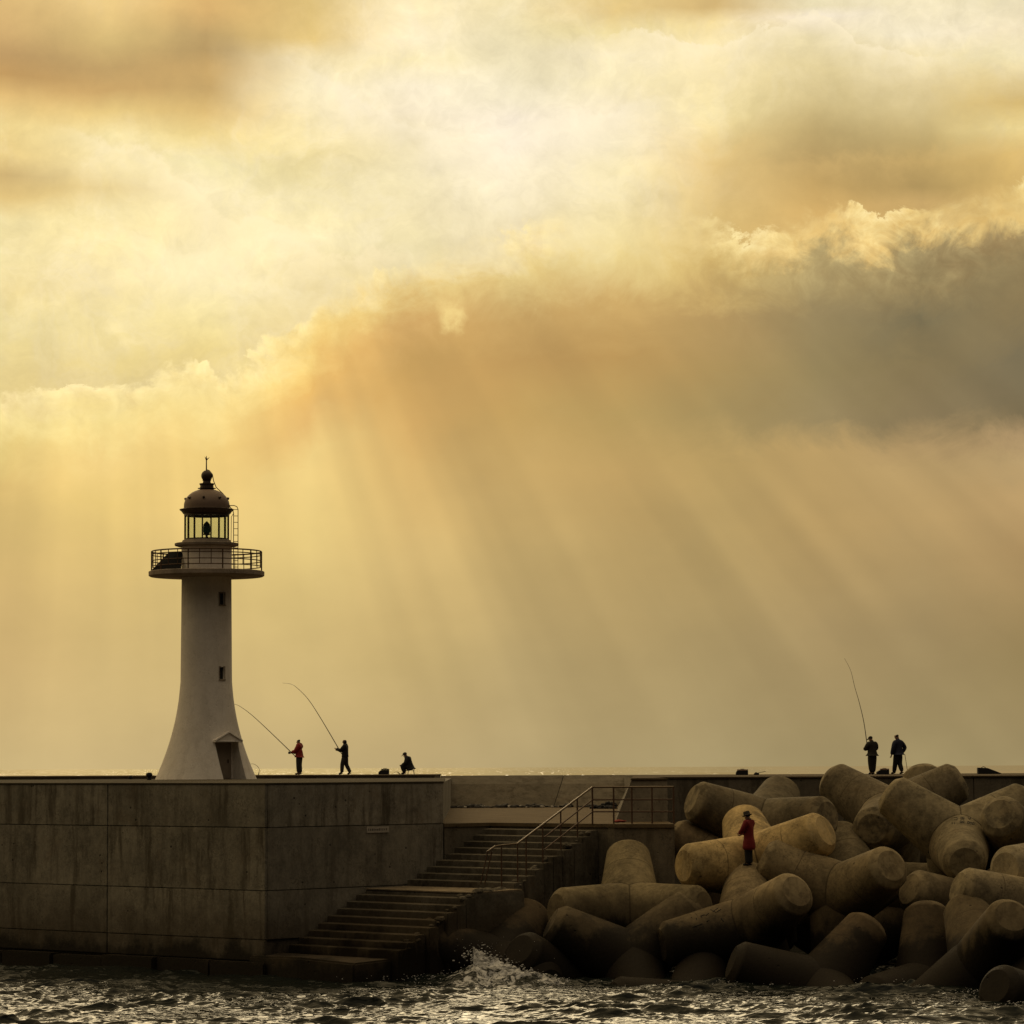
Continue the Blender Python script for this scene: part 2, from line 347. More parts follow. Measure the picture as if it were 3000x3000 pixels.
def concrete(name, col, tide=1.3, streak=0.5, pits=0.5, board=False, objcol=False, weed=1.0, contrast=1.0, blotch=0.45, legs=False, spec=0.22):
    """weathered marine concrete: cloudy tone, run-off streaks, blow-holes, a ragged dark tide mark with brown weed"""
    m, N, b = mat_new(name)
    g = N.n('ShaderNodeNewGeometry').outputs['Position']; gx, gy, gz = N.sep(g)
    oi = N.n('ShaderNodeObjectInfo')
    base = col
    c1 = N.noise(g, 0.55, 6.0, 0.6); c2 = N.noise(g, 2.4, 7.0, 0.65); c3 = N.noise(g, 8.0, 7.0, 0.75)
    k = N.m('ADD', N.m('MULTIPLY', c1, 0.9), N.m('ADD', N.m('MULTIPLY', c2, 0.7), N.m('MULTIPLY', c3, 0.7)))
    k = N.rng(k, 0.72, 1.58, 0.94-0.44*contrast, 0.94+0.44*contrast, 'LINEAR')
    k = N.m('MAXIMUM', k, 0.12)
    rnd = N.m('ADD', 0.80, N.m('MULTIPLY', oi.outputs['Random'], 0.42))
    k = N.m('MULTIPLY', k, rnd)
    colr = N.mix(1.0, base, N.xyz(k, k, k), blend='MULTIPLY')
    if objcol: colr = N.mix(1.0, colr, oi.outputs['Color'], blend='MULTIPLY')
    # warm rusty blotches
    colr = N.mix(N.m('MULTIPLY', N.rng(N.noise(g, 0.9, 5.0, 0.6, dist=0.6), 0.52, 0.75), blotch), colr, (col[0]*0.62, col[1]*0.50, col[2]*0.38))
    # vertical run-off streaks
    sv = N.v('ADD', N.xyz(N.m('MULTIPLY', gx, 2.2), N.m('MULTIPLY', gy, 2.2), N.m('MULTIPLY', gz, 0.22)), N.xyz(N.m('MULTIPLY', c2, 0.7), 0.0, N.m('MULTIPLY', oi.outputs['Random'], 9.0)))
    st = N.noise(sv, 1.0, 6.0, 0.68)
    sz = N.rng(N.noise(N.v('ADD', g, N.xyz(0.0, 0.0, N.m('MULTIPLY', oi.outputs['Random'], 20.0))), 0.33, 3.0, 0.55), 0.36, 0.62, 0.25, 1.15)
    colr = N.mix(N.m('MULTIPLY', N.rng(st, 0.45, 0.64), N.m('MULTIPLY', sz, streak)), colr, (col[0]*0.30, col[1]*0.27, col[2]*0.22))
    colr = N.mix(N.m('MULTIPLY', N.rng(st, 0.42, 0.26), streak*0.35), colr, (min(1, col[0]*1.5), min(1, col[1]*1.45), min(1, col[2]*1.35)))
    # grime speckle on some pieces
    spk = N.m('MULTIPLY', N.rng(N.noise(g, 15.0, 6.0, 0.65), 0.50, 0.60), N.rng(N.noise(g, 1.3, 4.0, 0.6), 0.45, 0.62))
    colr = N.mix(N.m('MULTIPLY', spk, 0.55*blotch/0.45), colr, (col[0]*0.35, col[1]*0.33, col[2]*0.30))
    if legs:
        # casting seams round and along the legs
        oc = N.n('ShaderNodeTexCoord').outputs['Object']; s3 = 1/math.sqrt(3); mxd = None; qs = []
        for d_ in ((1, 1, 1), (1, -1, -1), (-1, 1, -1), (-1, -1, 1)):
            q_ = N.v('DOT_PRODUCT', oc, tuple(v_*s3 for v_ in d_), out=1); mxd = q_ if mxd is None else N.m('MAXIMUM', mxd, q_); qs.append(q_)
        ln = N.rng(N.m('ABSOLUTE', N.m('SUBTRACT', N.m('ADD', mxd, N.m('MULTIPLY', N.m('SUBTRACT', c2, 0.5), 0.05)), 1.72)), 0.022, 0.006)
        colr = N.mix(N.m('MULTIPLY', ln, N.m('MULTIPLY', N.rng(c1, 0.40, 0.55), 0.7)), colr, (col[0]*0.25, col[1]*0.22, col[2]*0.18))
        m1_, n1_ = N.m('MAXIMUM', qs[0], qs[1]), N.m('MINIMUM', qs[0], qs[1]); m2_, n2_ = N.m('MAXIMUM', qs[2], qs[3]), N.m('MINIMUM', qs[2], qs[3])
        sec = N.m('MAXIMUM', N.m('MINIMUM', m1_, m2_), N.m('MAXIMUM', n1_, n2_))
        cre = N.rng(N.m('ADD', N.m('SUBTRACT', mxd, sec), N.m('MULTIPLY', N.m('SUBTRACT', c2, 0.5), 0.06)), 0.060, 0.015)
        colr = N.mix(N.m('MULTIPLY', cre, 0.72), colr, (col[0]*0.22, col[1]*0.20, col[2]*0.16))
        tipw = N.m('MULTIPLY', N.rng(mxd, 2.45, 2.80), N.rng(c2, 0.42, 0.58))
        colr = N.mix(N.m('MULTIPLY', tipw, 0.35), colr, (min(1, col[0]*1.9), min(1, col[1]*1.85), min(1, col[2]*1.7)))
    # blow-holes and scars
    vo = N.n('ShaderNodeTexVoronoi', feature='F1'); N.put(vo.inputs['Vector'], g); vo.inputs['Scale'].default_value = 2.6
    hole = N.m('MULTIPLY', N.rng(vo.outputs['Distance'], 0.13, 0.05), N.rng(N.noise(g, 0.8, 3.0, 0.5), 0.5, 0.6))
    colr = N.mix(N.m('MULTIPLY', hole, pits), colr, (0.02, 0.017, 0.012))
    # tide mark: the wet, weed-grown foot
    tz = N.m('ADD', gz, N.m('MULTIPLY', N.m('SUBTRACT', N.noise(g, 0.7, 6.0, 0.65), 0.5), 2.2))
    tz = N.m('ADD', tz, N.m('MULTIPLY', N.m('SUBTRACT', st, 0.5), 1.2))
    damp = N.rng(tz, tide+1.3, tide-0.1); wet = N.rng(tz, tide-0.1, tide-0.8)
    colr = N.mix(N.m('MULTIPLY', damp, 0.62*weed), colr, (0.060, 0.043, 0.026))
    colr = N.mix(N.m('MULTIPLY', wet, 0.92*weed), colr, (0.016, 0.013, 0.010))
    N.put(b.inputs['Base Color'], colr)
    N.put(b.inputs['Roughness'], N.m('SUBTRACT', 0.93, N.m('MULTIPLY', wet, 0.25)))
    N.put(b.inputs['Specular IOR Level'], N.m('SUBTRACT', spec, N.m('MULTIPLY', wet, spec*0.5)))
    bp = N.n('ShaderNodeBump'); bp.inputs['Strength'].default_value = 0.7; bp.inputs['Distance'].default_value = 0.035
    h = N.m('ADD', N.m('MULTIPLY', c2, 0.5), N.m('ADD', N.m('MULTIPLY', c3, 0.5), N.m('MULTIPLY', hole, -0.9)))
    N.put(bp.inputs['Height'], h); N.put(b.inputs['Normal'], bp.outputs[0])
    return m

# ---------------------------------------------------------------- people
def skin_mesh(pts, edges, rads, sub=2, root=0):
    """one continuous surface grown over a skeleton"""
    me = bpy.data.meshes.new('tmp'); me.from_pydata([tuple(p) for p in pts], edges, [])
    o = bpy.data.objects.new('tmp', me); COL.objects.link(o)
    o.modifiers.new('s', 'SKIN').use_smooth_shade = True
    ss = o.modifiers.new('d', 'SUBSURF'); ss.levels = sub; ss.render_levels = sub
    sv = me.skin_vertices[0].data
    for i, r in enumerate(rads):
        sv[i].radius = r if hasattr(r, '__len__') else (r, r); sv[i].use_root = (i == root)
    dg = bpy.context.evaluated_depsgraph_get(); dg.update()
    out = bpy.data.meshes.new_from_object(o.evaluated_get(dg))
    bpy.data.objects.remove(o); bpy.data.meshes.remove(me)
    return out

class Sk:
    def __init__(s): s.p = []; s.e = []; s.r = []
    def j(s, p, r, par=None):
        s.p.append(Vector(p)); s.r.append(r); i = len(s.p)-1
        if par is not None: s.e.append((par, i))
        return i
    def mesh(s, sub=2): return skin_mesh(s.p, s.e, s.r, sub)

def ball(c, r, squash=(1, 1, 1), n=14, m=9):
    vs = []; fs = []
    for i in range(m+1):
        a = math.pi*i/m
        for k in range(n):
            b = 2*math.pi*k/n
            vs.append((c[0]+r*squash[0]*math.sin(a)*math.cos(b), c[1]+r*squash[1]*math.sin(a)*math.sin(b), c[2]+r*squash[2]*math.cos(a)))
    fs = [(i*n+k, i*n+(k+1) % n, (i+1)*n+(k+1) % n, (i+1)*n+k) for i in range(m) for k in range(n)]
    return vs, fs

def hand(sk, wrist, par, dirv, curl, side):
    """palm, four unequal bent fingers and a thumb that leaves the side of the palm"""
    d = Vector(dirv).normalized(); up = Vector(curl).normalized(); up = (up-d*up.dot(d)).normalized(); sd = d.cross(up)*side
    palm = sk.j(Vector(wrist)+d*0.05, 0.026, par); kn = sk.j(Vector(wrist)+d*0.09, 0.024, palm)
    for q, ln in ((-0.026, 0.060), (-0.009, 0.074), (0.009, 0.080), (0.026, 0.070)):
        a = Vector(wrist)+d*0.095+sd*q
        i = sk.j(a+d*ln*0.30, 0.0095, kn); i = sk.j(a+d*ln*0.52+up*ln*0.30, 0.009, i); sk.j(a+d*ln*0.50+up*ln*0.66, 0.008, i)
    t = sk.j(Vector(wrist)+d*0.045+sd*0.036, 0.0115, palm); t = sk.j(Vector(wrist)+d*0.075+sd*0.052+up*0.016, 0.010, t)
    sk.j(Vector(wrist)+d*0.092+sd*0.044+up*0.040, 0.009, t)

def person(loc, rz, J, label, group, M, headgear='cap', coat=None, hood=False, scale=1.0, bulk=1.0):
    """J: joints in metres, x right, y forward, z up.  M: materials skin, top, legs, shoes, hair"""
    root = empty('person', loc, rz); root.scale = (scale,)*3
    tag(root, label, 'person', group)
    V_ = lambda k: Vector(J[k])
    b = Sk()
    pel = b.j(V_('pelvis'), (0.13, 0.10)); sp = b.j(V_('pelvis').lerp(V_('chest'), 0.5), (0.125, 0.09), pel); ch = b.j(V_('chest'), (0.15, 0.10), sp)
    nk = b.j(V_('neck'), 0.055, ch); hd = V_('head')
    up = (hd-V_('neck')).normalized(); fw = Vector(J.get('face', (0, 1, 0))).normalized(); fw = (fw-up*fw.dot(up)).normalized(); sd = fw.cross(up)
    n2 = b.j(hd-up*0.07, 0.062, nk); h1 = b.j(hd, (0.080, 0.088), n2); b.j(hd+up*0.085, (0.066, 0.072), h1)
    j = b.j(hd-up*0.03+fw*0.055, 0.042, n2)
    for s, S in ((-1, 'L'), (1, 'R')):
        sh = b.j(V_('sh'+S), 0.062, ch); el = b.j(V_('el'+S), 0.042, sh); wr = b.j(V_('wr'+S), 0.028, el)
        dv = (V_('wr'+S)-V_('el'+S)); hand(b, V_('wr'+S), wr, J.get('hd'+S, dv), J.get('cu'+S, (0, 0, 1)), s)
        hp = b.j(V_('hip'+S), 0.088, pel); kn = b.j(V_('kn'+S), 0.058, hp); an = b.j(V_('an'+S), 0.040, kn); b.j(V_('toe'+S), 0.038, an)
    body = link('body', b.mesh(2), M['skin'], root, 60)
    # face: nose, ears, eyes, mouth
    f = MB()
    for c, r, q in ((hd+fw*0.098-up*0.012, 0.014, (1, 1, 1.5)), (hd+sd*0.084-up*0.01, 0.022, (0.5, 1, 1.4)), (hd-sd*0.084-up*0.01, 0.022, (0.5, 1, 1.4))): f.add(*ball(c, r, q))
    f.build('face', M['skin'], body, 60)
    f = MB()
    for c, r, q in ((hd+fw*0.084+sd*0.032+up*0.006, 0.011, (1, 1, .7)), (hd+fw*0.084-sd*0.032+up*0.006, 0.011, (1, 1, .7)), (hd+fw*0.088-up*0.052, 0.018, (1.2, .6, .3))): f.add(*ball(c, r, q))
    f.build('eye', M['hair'], body, 60)
    # legs of the trousers
    wv = V_('pelvis').lerp(V_('chest'), 0.35); t = Sk(); t0 = t.j(wv, (0.13*bulk, 0.11*bulk)); tp = t.j(V_('pelvis'), (0.15, 0.125), t0)
    for S in 'LR':
        hp = t.j(V_('hip'+S), 0.108*bulk, tp); k0 = t.j(V_('hip'+S).lerp(V_('kn'+S), 0.5), 0.098*bulk, hp); kn = t.j(V_('kn'+S), 0.082*bulk, k0); k1 = t.j(V_('kn'+S).lerp(V_('an'+S), 0.55), 0.076*bulk, kn); t.j(V_('an'+S)+Vector((0, 0, -0.005)), 0.066*min(bulk, 1.25), k1)
    link('trousers', t.mesh(2), M['legs'], root, 70)
    for S in 'LR':
        s_ = Sk(); a = V_('an'+S); to = V_('toe'+S)
        i = s_.j(a+Vector((0, 0, 0.02)), 0.055); k = s_.j(Vector((a.x, a.y, to.z))+(a-to).normalized()*0.035, 0.050, i); k2 = s_.j(a.lerp(to, 0.55)*1.0+Vector((0, 0, (to.z-a.lerp(to, 0.55).z)*0.7)), 0.050, i); s_.j(to, 0.046, k2)
        link('shoe', s_.mesh(2), M['shoes'], root, 70)
    # jacket or coat
    c = Sk(); lo = V_('pelvis')+Vector((0, 0, -0.08)); 
    c0 = c.j(V_('pelvis').lerp(V_('chest'), 0.35), (0.165*bulk, 0.135*bulk)); c1 = c.j(V_('chest'), (0.185*bulk, 0.145*bulk), c0); c2 = c.j(V_('neck')-up*0.015, (0.085, 0.085), c1)
    c3 = c.j(lo, (0.185*bulk, 0.16*bulk), c0)
    if coat:
        c4 = c.j(lo+Vector((0, 0, -0.2)), (0.20*bulk, 0.18*bulk), c3); c.j(lo+Vector((0, 0, -coat)), (0.22*bulk, 0.20*bulk), c4)
    for S in 'LR':
        sh = c.j(V_('sh'+S), 0.092*bulk, c1); el = c.j(V_('el'+S), 0.075*bulk, sh); c.j(V_('wr'+S), 0.056*bulk, el)
    cj = link('coat' if coat else 'jacket', c.mesh(2), M['top'], root, 70)
    if hood:
        h = Sk(); a = h.j(V_('neck')-fw*0.035, 0.085); k = h.j(hd-up*0.02-fw*0.022, (0.107, 0.107), a); h.j(hd+up*0.065-fw*0.012, (0.096, 0.098), k)
        link('hood', h.mesh(2), M.get('hood', M['top']), cj, 70)
    else:
        col = MB(); col.tube([V_('neck')-up*0.03, V_('neck')+up*0.055], [0.10, 0.092], 14); col.build('collar', M.get('hood', M['top']), cj, 60)
    if not hood:
        h = Sk(); a = h.j(hd-fw*0.035-up*0.035, 0.074); k = h.j(hd-fw*0.02+up*0.03, (0.093, 0.096), a); h.j(hd+up*0.082-fw*0.01, (0.075, 0.08), k)
        link('hair', h.mesh(2), M['hair'], body, 70)
    rot = Matrix((sd, fw, up)).transposed()
    if headgear == 'cap':
        cp = MB(); vs, fs = ball((0, 0, 0), 0.104, (0.96, 1.05, 0.85)); vs = [(x, y, max(z, -0.01)) for x, y, z in vs]
        cp.add([hd+rot@Vector(v)+up*0.045 for v in vs], fs)
        cp.add([hd+up*0.04+rot@Vector(v) for v in ((-.075, .07, 0), (.075, .07, 0), (.062, .165, -.015), (0, .19, -.02), (-.062, .165, -.015), (-.075, .07, .014), (.075, .07, .014), (.062, .165, -.002), (0, .19, -.006), (-.062, .165, -.002))], [(4, 3, 2, 1, 0), (5, 6, 7, 8, 9), (0, 1, 6, 5), (1, 2, 7, 6), (2, 3, 8, 7), (3, 4, 9, 8), (4, 0, 5, 9)])
        cp.build('cap', M.get('hat', M['hair']), root, 50)
    elif headgear == 'hat':
        cp = MB(); cp.lathe([(0.165, 0.0), (0.168, 0.012), (0.112, 0.03), (0.108, 0.10), (0.098, 0.135), (0.05, 0.142)], 24)
        cp.v = [tuple(hd+rot@Vector(v)+up*0.035) for v in cp.v]
        cp.build('hat', M.get('hat', M['hair']), root, 50)
    return root

def stand(**kw):
    J = dict(pelvis=(0, 0, 0.93), chest=(0, 0.0, 1.28), neck=(0, 0.01, 1.47), head=(0, 0.03, 1.62),
             shL=(-0.19, 0, 1.40), elL=(-0.25, 0.02, 1.12), wrL=(-0.24, 0.10, 0.88), shR=(0.19, 0, 1.40), elR=(0.25, 0.02, 1.12), wrR=(0.24, 0.10, 0.88),
             hipL=(-0.095, 0, 0.88), knL=(-0.105, 0.02, 0.48), anL=(-0.11, -0.02, 0.085), toeL=(-0.13, 0.15, 0.04),
             hipR=(0.095, 0, 0.88), knR=(0.105, 0.02, 0.48), anR=(0.11, -0.02, 0.085), toeR=(0.13, 0.15, 0.04))
    J.update(kw); return J
TETS = {
 'rear_long':((8.61, 114.06, 4.92),[(-0.878, -0.302, 0.37), (0.692, -0.703, 0.168), (0.275, 0.852, 0.447), (-0.088, 0.153, -0.984)]),
 'dark_behind':((7.67, 113.19, 3.15),[(-0.799, 0.186, 0.572), (-0.285, -0.079, -0.955), (0.427, -0.856, 0.292), (0.657, 0.748, 0.091)]),
 'yellow':((7.97, 108.87, 3.83),[(-0.859, -0.512, 0.026), (0.728, -0.549, 0.409), (-0.104, 0.851, 0.514), (0.235, 0.21, -0.949)]),
 'top_v':((13.17, 116.16, 5.2),[(-0.677, 0.541, 0.5), (0.868, 0.012, 0.496), (-0.323, -0.943, -0.084), (0.131, 0.39, -0.911)]),
 'far_tip':((15.33, 121.77, 4.35),[(-0.074, 0.433, 0.898), (0.711, -0.703, 0.026), (-0.875, -0.42, -0.24), (0.238, 0.689, -0.684)]),
 'big_v':((14.72, 110.08, 4.56),[(-0.773, 0.265, 0.576), (0.855, 0.187, 0.483), (-0.058, -0.976, -0.208), (-0.024, 0.524, -0.851)]),
 'right_disc':((16.94, 110.48, 4.34),[(-0.388, -0.828, 0.404), (-0.738, 0.58, -0.344), (0.607, -0.25, -0.754), (0.519, 0.498, 0.694)]),
 'right_white':((17.3, 105.54, 3.71),[(-0.697, -0.715, 0.063), (0.243, 0.311, 0.919), (-0.359, 0.769, -0.528), (0.813, -0.365, -0.454)]),
 'right_long':((16.25, 103.02, 2.46),[(-0.907, -0.292, 0.303), (0.534, 0.302, 0.789), (-0.092, 0.755, -0.649), (0.465, -0.766, -0.444)]),
 'right_front':((14.13, 100.03, 1.05),[(-0.088, 0.803, 0.589), (0.161, -0.81, 0.564), (-0.842, -0.122, -0.526), (0.769, 0.129, -0.626)]),
 'low_corner':((15.54, 96.0, -0.23),[(-0.68, -0.627, 0.381), (0.918, -0.334, 0.213), (-0.125, 0.909, 0.398), (-0.113, 0.052, -0.992)]),
 'upright':((12.76, 103.01, 0.06),[(0.057, 0.406, 0.912), (-0.233, 0.708, -0.666), (0.882, -0.406, -0.239), (-0.706, -0.708, -0.006)]),
 'hidden_right':((15.03, 108.02, 2.14),[(-0.813, -0.465, 0.35), (-0.222, 0.955, -0.198), (0.307, -0.452, -0.838), (0.727, -0.038, 0.685)]),
 'front_v':((9.37, 102.58, 0.11),[(-0.931, -0.095, 0.352), (0.597, 0.343, 0.725), (0.003, 0.642, -0.766), (0.332, -0.891, -0.311)]),
 'stub':((5.53, 103.51, -0.62),[(0.176, 0.766, 0.618), (-0.883, -0.412, 0.223), (0.722, -0.684, 0.103), (-0.015, 0.33, -0.944)]),
 'graffiti':((7.43, 105.77, 1.91),[(-0.959, -0.244, -0.142), (0.473, -0.757, 0.45), (0.055, 0.816, 0.575), (0.431, 0.185, -0.883)]),
 'mid_v':((10.6, 107.11, 2.88),[(-0.884, 0.133, 0.449), (0.444, -0.815, 0.373), (0.579, 0.799, 0.161), (-0.14, -0.117, -0.983)]),
 'star':((3.76, 107.91, 2.3),[(0.009, 0.712, 0.703), (-0.833, -0.546, 0.09), (0.799, -0.59, 0.113), (0.024, 0.425, -0.905)]),
 'left_v':((3.69, 106.05, 0.79),[(-0.87, -0.122, 0.477), (0.733, 0.125, 0.669), (-0.054, 0.806, -0.59), (0.191, -0.808, -0.557)]),
 'far_left':((-0.6, 106.8, 0.63),[(-0.873, -0.29, 0.392), (0.441, 0.653, 0.616), (0.592, -0.797, -0.121), (-0.16, 0.434, -0.887)]),
 'low_left':((1.76, 106.67, -0.05),[(-0.547, -0.674, 0.497), (0.688, 0.389, 0.613), (0.455, -0.444, -0.772), (-0.595, 0.729, -0.338)]),
 'gap_fill':((11.69, 112.69, 2.83),[(-0.199, 0.697, 0.689), (0.947, -0.306, 0.099), (-0.132, 0.387, -0.913), (-0.616, -0.778, 0.125)]),}
# ================================================================ build
random.seed(5); np.random.seed(5)
build_world()
sun = bpy.data.lights.new("sun", 'SUN'); suno = bpy.data.objects.new("sun", sun); COL.objects.link(suno)
sun.energy = SUN_E; sun.angle = math.radians(28); sun.color = (1.0, 0.80, 0.48)
sd_ = Vector((math.sin(SUN_AZ)*math.cos(SUN_EL), math.cos(SUN_AZ)*math.cos(SUN_EL), math.sin(SUN_EL)))
suno.rotation_euler = sd_.to_track_quat('Z', 'Y').to_euler(); suno.location = (0, 200, 90)

C_PIER = concrete('pier_concrete', (0.245, 0.222, 0.176), tide=1.75, streak=0.80, pits=0.9, contrast=1.5)
C_FOOT = concrete('footing_concrete', (0.08, 0.065, 0.045), tide=1.6, streak=0.5)
C_DECK = concrete('deck_concrete', (0.120, 0.090, 0.054), tide=-5, streak=0.0, weed=0.0, spec=0.03)
C_CAP = concrete('cap_concrete', (0.085, 0.070, 0.046), tide=-5, streak=0.0, weed=0.0, spec=0.03)
C_LAND = concrete('landing_concrete', (0.23, 0.185, 0.125), tide=-5, streak=0.0, weed=0.0, spec=0.05, contrast=1.6)
C_STEP = concrete('step_concrete', (0.145, 0.128, 0.098), tide=2.0, streak=0.40, pits=0.8, contrast=1.8, spec=0.04)
C_WALL = concrete('wall_concrete', (0.155, 0.132, 0.095), tide=-3, streak=0.6, weed=0.0)
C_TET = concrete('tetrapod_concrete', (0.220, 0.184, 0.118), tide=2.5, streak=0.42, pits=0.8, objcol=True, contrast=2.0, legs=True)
RUST = plain('rusty_steel', (0.10, 0.055, 0.03), 0.75, 0.2, 0.5, 30)
RAILTOP = plain('lit_handrail', (0.17, 0.125, 0.08), 0.45, 0.5, 0.3, 30)  # paler than the posts: light caught by the top rail, put into its colour
BLACK = plain('black_cloth', (0.012, 0.012, 0.013), 0.85, 0, 0.3, 40)

# ---------------------------------------------------------------- sea
def sea_height(X, Y):
    """short wind chop over a low swell, metres"""
    rng = np.random.default_rng(11); h = np.zeros_like(X); gust = 0.85+0.55*np.sin(0.55*X+0.9*np.sin(0.33*Y+1.0)+0.4)*np.sin(0.42*Y-0.35*X+1.3)+0.25*np.sin(1.1*X-0.8*Y); gust = np.clip(gust, 0.25, 1.6); dx = np.zeros_like(X); dy = np.zeros_like(X)
    for i in range(54):
        L = 0.42*1.105**i*(0.9+0.2*rng.random()); k = 2*math.pi/L
        th = math.radians(-97)+rng.normal()*0.50
        a = 0.0215*L**0.45*rng.uniform(0.5, 1.1)*(1.0 if L < 2.2 else 0.62)*(0.55 if L > 8 else 1.0)
        if L > 20: a *= 0.15
        kx, ky = k*math.cos(th), k*math.sin(th); ph = rng.uniform(0, 6.28)
        q = kx*X+ky*Y+ph; c = np.cos(q); s_ = np.sin(q)
        if L < 3.0: a = a*gust
        h += a*c; dx -= 0.85*a*s_*kx/k; dy -= 0.85*a*s_*ky/k
    return h, dx, dy
def build_sea():
    ys = np.concatenate([np.array([-400., -100., 0., 40., 66.]), np.arange(80, 116, 0.085), np.geomspace(116.5, 45000, 60)])
    ux = np.concatenate([np.array([-60., -25., -6., -2.2]), np.linspace(-1.35, 1.35, 470), np.array([2.2, 6., 25., 60.])])
    Yg, Ug = np.meshgrid(ys, ux, indexing='ij')
    half = np.where(Yg < 130, 18.5, 18.5+(Yg-130)*0.6)
    Xg = Ug*half
    h, dx, dy = sea_height(Xg, Yg)
    fade = np.clip((Yg-78)/4, 0, 1)*np.clip((118-Yg)/4, 0, 1)*np.clip((1.42-np.abs(Ug))/0.06, 0, 1)
    # a breaker heaping up where the swell meets the blocks
    bx, by = BREAK
    hump = 0.62*np.exp(-(((Xg-bx-0.2)/1.0)**2+((Yg-by)/0.9)**2))+0.35*np.exp(-(((Xg-bx-1.7)/1.3)**2+((Yg-by+0.9)/0.8)**2))
    Z = h*fade+hump
    V = np.stack([Xg+dx*fade, Yg+dy*fade, Z], -1).reshape(-1, 3)
    ny, nx = Xg.shape
    idx = np.arange(ny*nx).reshape(ny, nx)
    Fq = np.stack([idx[:-1, :-1], idx[:-1, 1:], idx[1:, 1:], idx[1:, :-1]], -1).reshape(-1, 4)
    me = bpy.data.meshes.new('sea'); me.vertices.add(len(V)); me.vertices.foreach_set('co', V.ravel())
    me.loops.add(Fq.size); me.loops.foreach_set('vertex_index', Fq.ravel()); me.polygons.add(len(Fq))
    me.polygons.foreach_set('loop_start', np.arange(0, Fq.size, 4)); me.polygons.foreach_set('loop_total', np.full(len(Fq), 4))
    me.update(); me.validate(); me.shade_smooth()
    m, N, b = mat_new('sea_water')
    g = N.n('ShaderNodeNewGeometry').outputs['Position']; gx, gy, gz = N.sep(g)
    near = N.rng(gy, 160, 900, 1, 0, 'LINEAR')
    n1 = N.noise(N.xyz(N.m('MULTIPLY', gx, 0.62), gy, gz), 2.4, 2.4, 0.5, dist=0.5)
    n2 = N.noise(N.xyz(N.m('MULTIPLY', gx, 0.6), gy, gz), 6.0, 1.0, 0.5)
    bp = N.n('ShaderNodeBump'); bp.inputs['Strength'].default_value = 0.85; bp.inputs['Distance'].default_value = 0.16
    N.put(bp.inputs['Height'], N.m('MULTIPLY', N.m('ADD', n1, N.m('MULTIPLY', n2, 0.22)), near))
    # far water: glittering bands where the wind roughens it
    fb = N.noise(N.xyz(N.m('MULTIPLY', gx, 0.012), N.m('MULTIPLY', gy, 0.0011), 0.0), 1.0, 5.0, 0.7)
    fs = N.noise(N.xyz(N.m('MULTIPLY', gx, 0.16), N.m('MULTIPLY', gy, 0.0035), 3.0), 1.0, 4.0, 0.7)
    nrm = N.n('ShaderNodeVectorMath', operation='NORMALIZE')
    far = N.m('SUBTRACT', 1.0, near)
    tilt = N.m('MULTIPLY', N.m('MULTIPLY', N.m('ADD', N.rng(fb, 0.42, 0.62, 0.026, 0.008), N.rng(fs, 0.57, 0.76, 0.0, 0.11)), -1.0), far)
    N.put(nrm.inputs[0], N.v('ADD', bp.outputs[0], N.xyz(0.0, tilt, 0.0)))
    N.put(b.inputs['Normal'], nrm.outputs[0])
    b.inputs['Base Color'].default_value = (0.012, 0.015, 0.013, 1)
    N.put(b.inputs['Roughness'], N.m('SUBTRACT', 0.05, N.m('MULTIPLY', far, 0.03)))
    b.inputs['IOR'].default_value = 1.333; N.put(b.inputs['Specular IOR Level'], N.m('ADD', 0.19, N.m('MULTIPLY', far, 0.31)))
    # thin lace of foam on the broken water by the blocks
    fo = N.noise(g, 2.2, 8.0, 0.72, dist=1.6)
    zone = N.m('MULTIPLY', N.rng(gx, -7.5, -3.0), N.rng(gy, 97.5, 104.0))
    edge = N.m('ADD', N.m('MULTIPLY', zone, 0.05), N.m('MULTIPLY', N.rng(N.v('DISTANCE', N.xyz(gx, gy, 0.0), (bx+0.4, by-0.5, 0.0), out=1), 3.0, 0.3), 0.21))
    lace = N.rng(N.m('ADD', fo, edge), 0.73, 0.82)
    fc = N.n('ShaderNodeBsdfDiffuse'); fc.inputs[0].default_value = (0.62, 0.62, 0.62, 1)
    mx = N.n('ShaderNodeMixShader'); N.put(mx.inputs[0], N.m('MULTIPLY', lace, near))
    out = m.node_tree.nodes['Material Output']
    m.node_tree.links.new(b.outputs[0], mx.inputs[1]); m.node_tree.links.new(fc.outputs[0], mx.inputs[2]); m.node_tree.links.new(mx.outputs[0], out.inputs[0])
    so = tag(link('sea', me, m), kind='structure'); so.location.z = WL
WL = 0.45
BREAK = (at(1400, 2790, 103.2).x, 103.4)
build_sea()

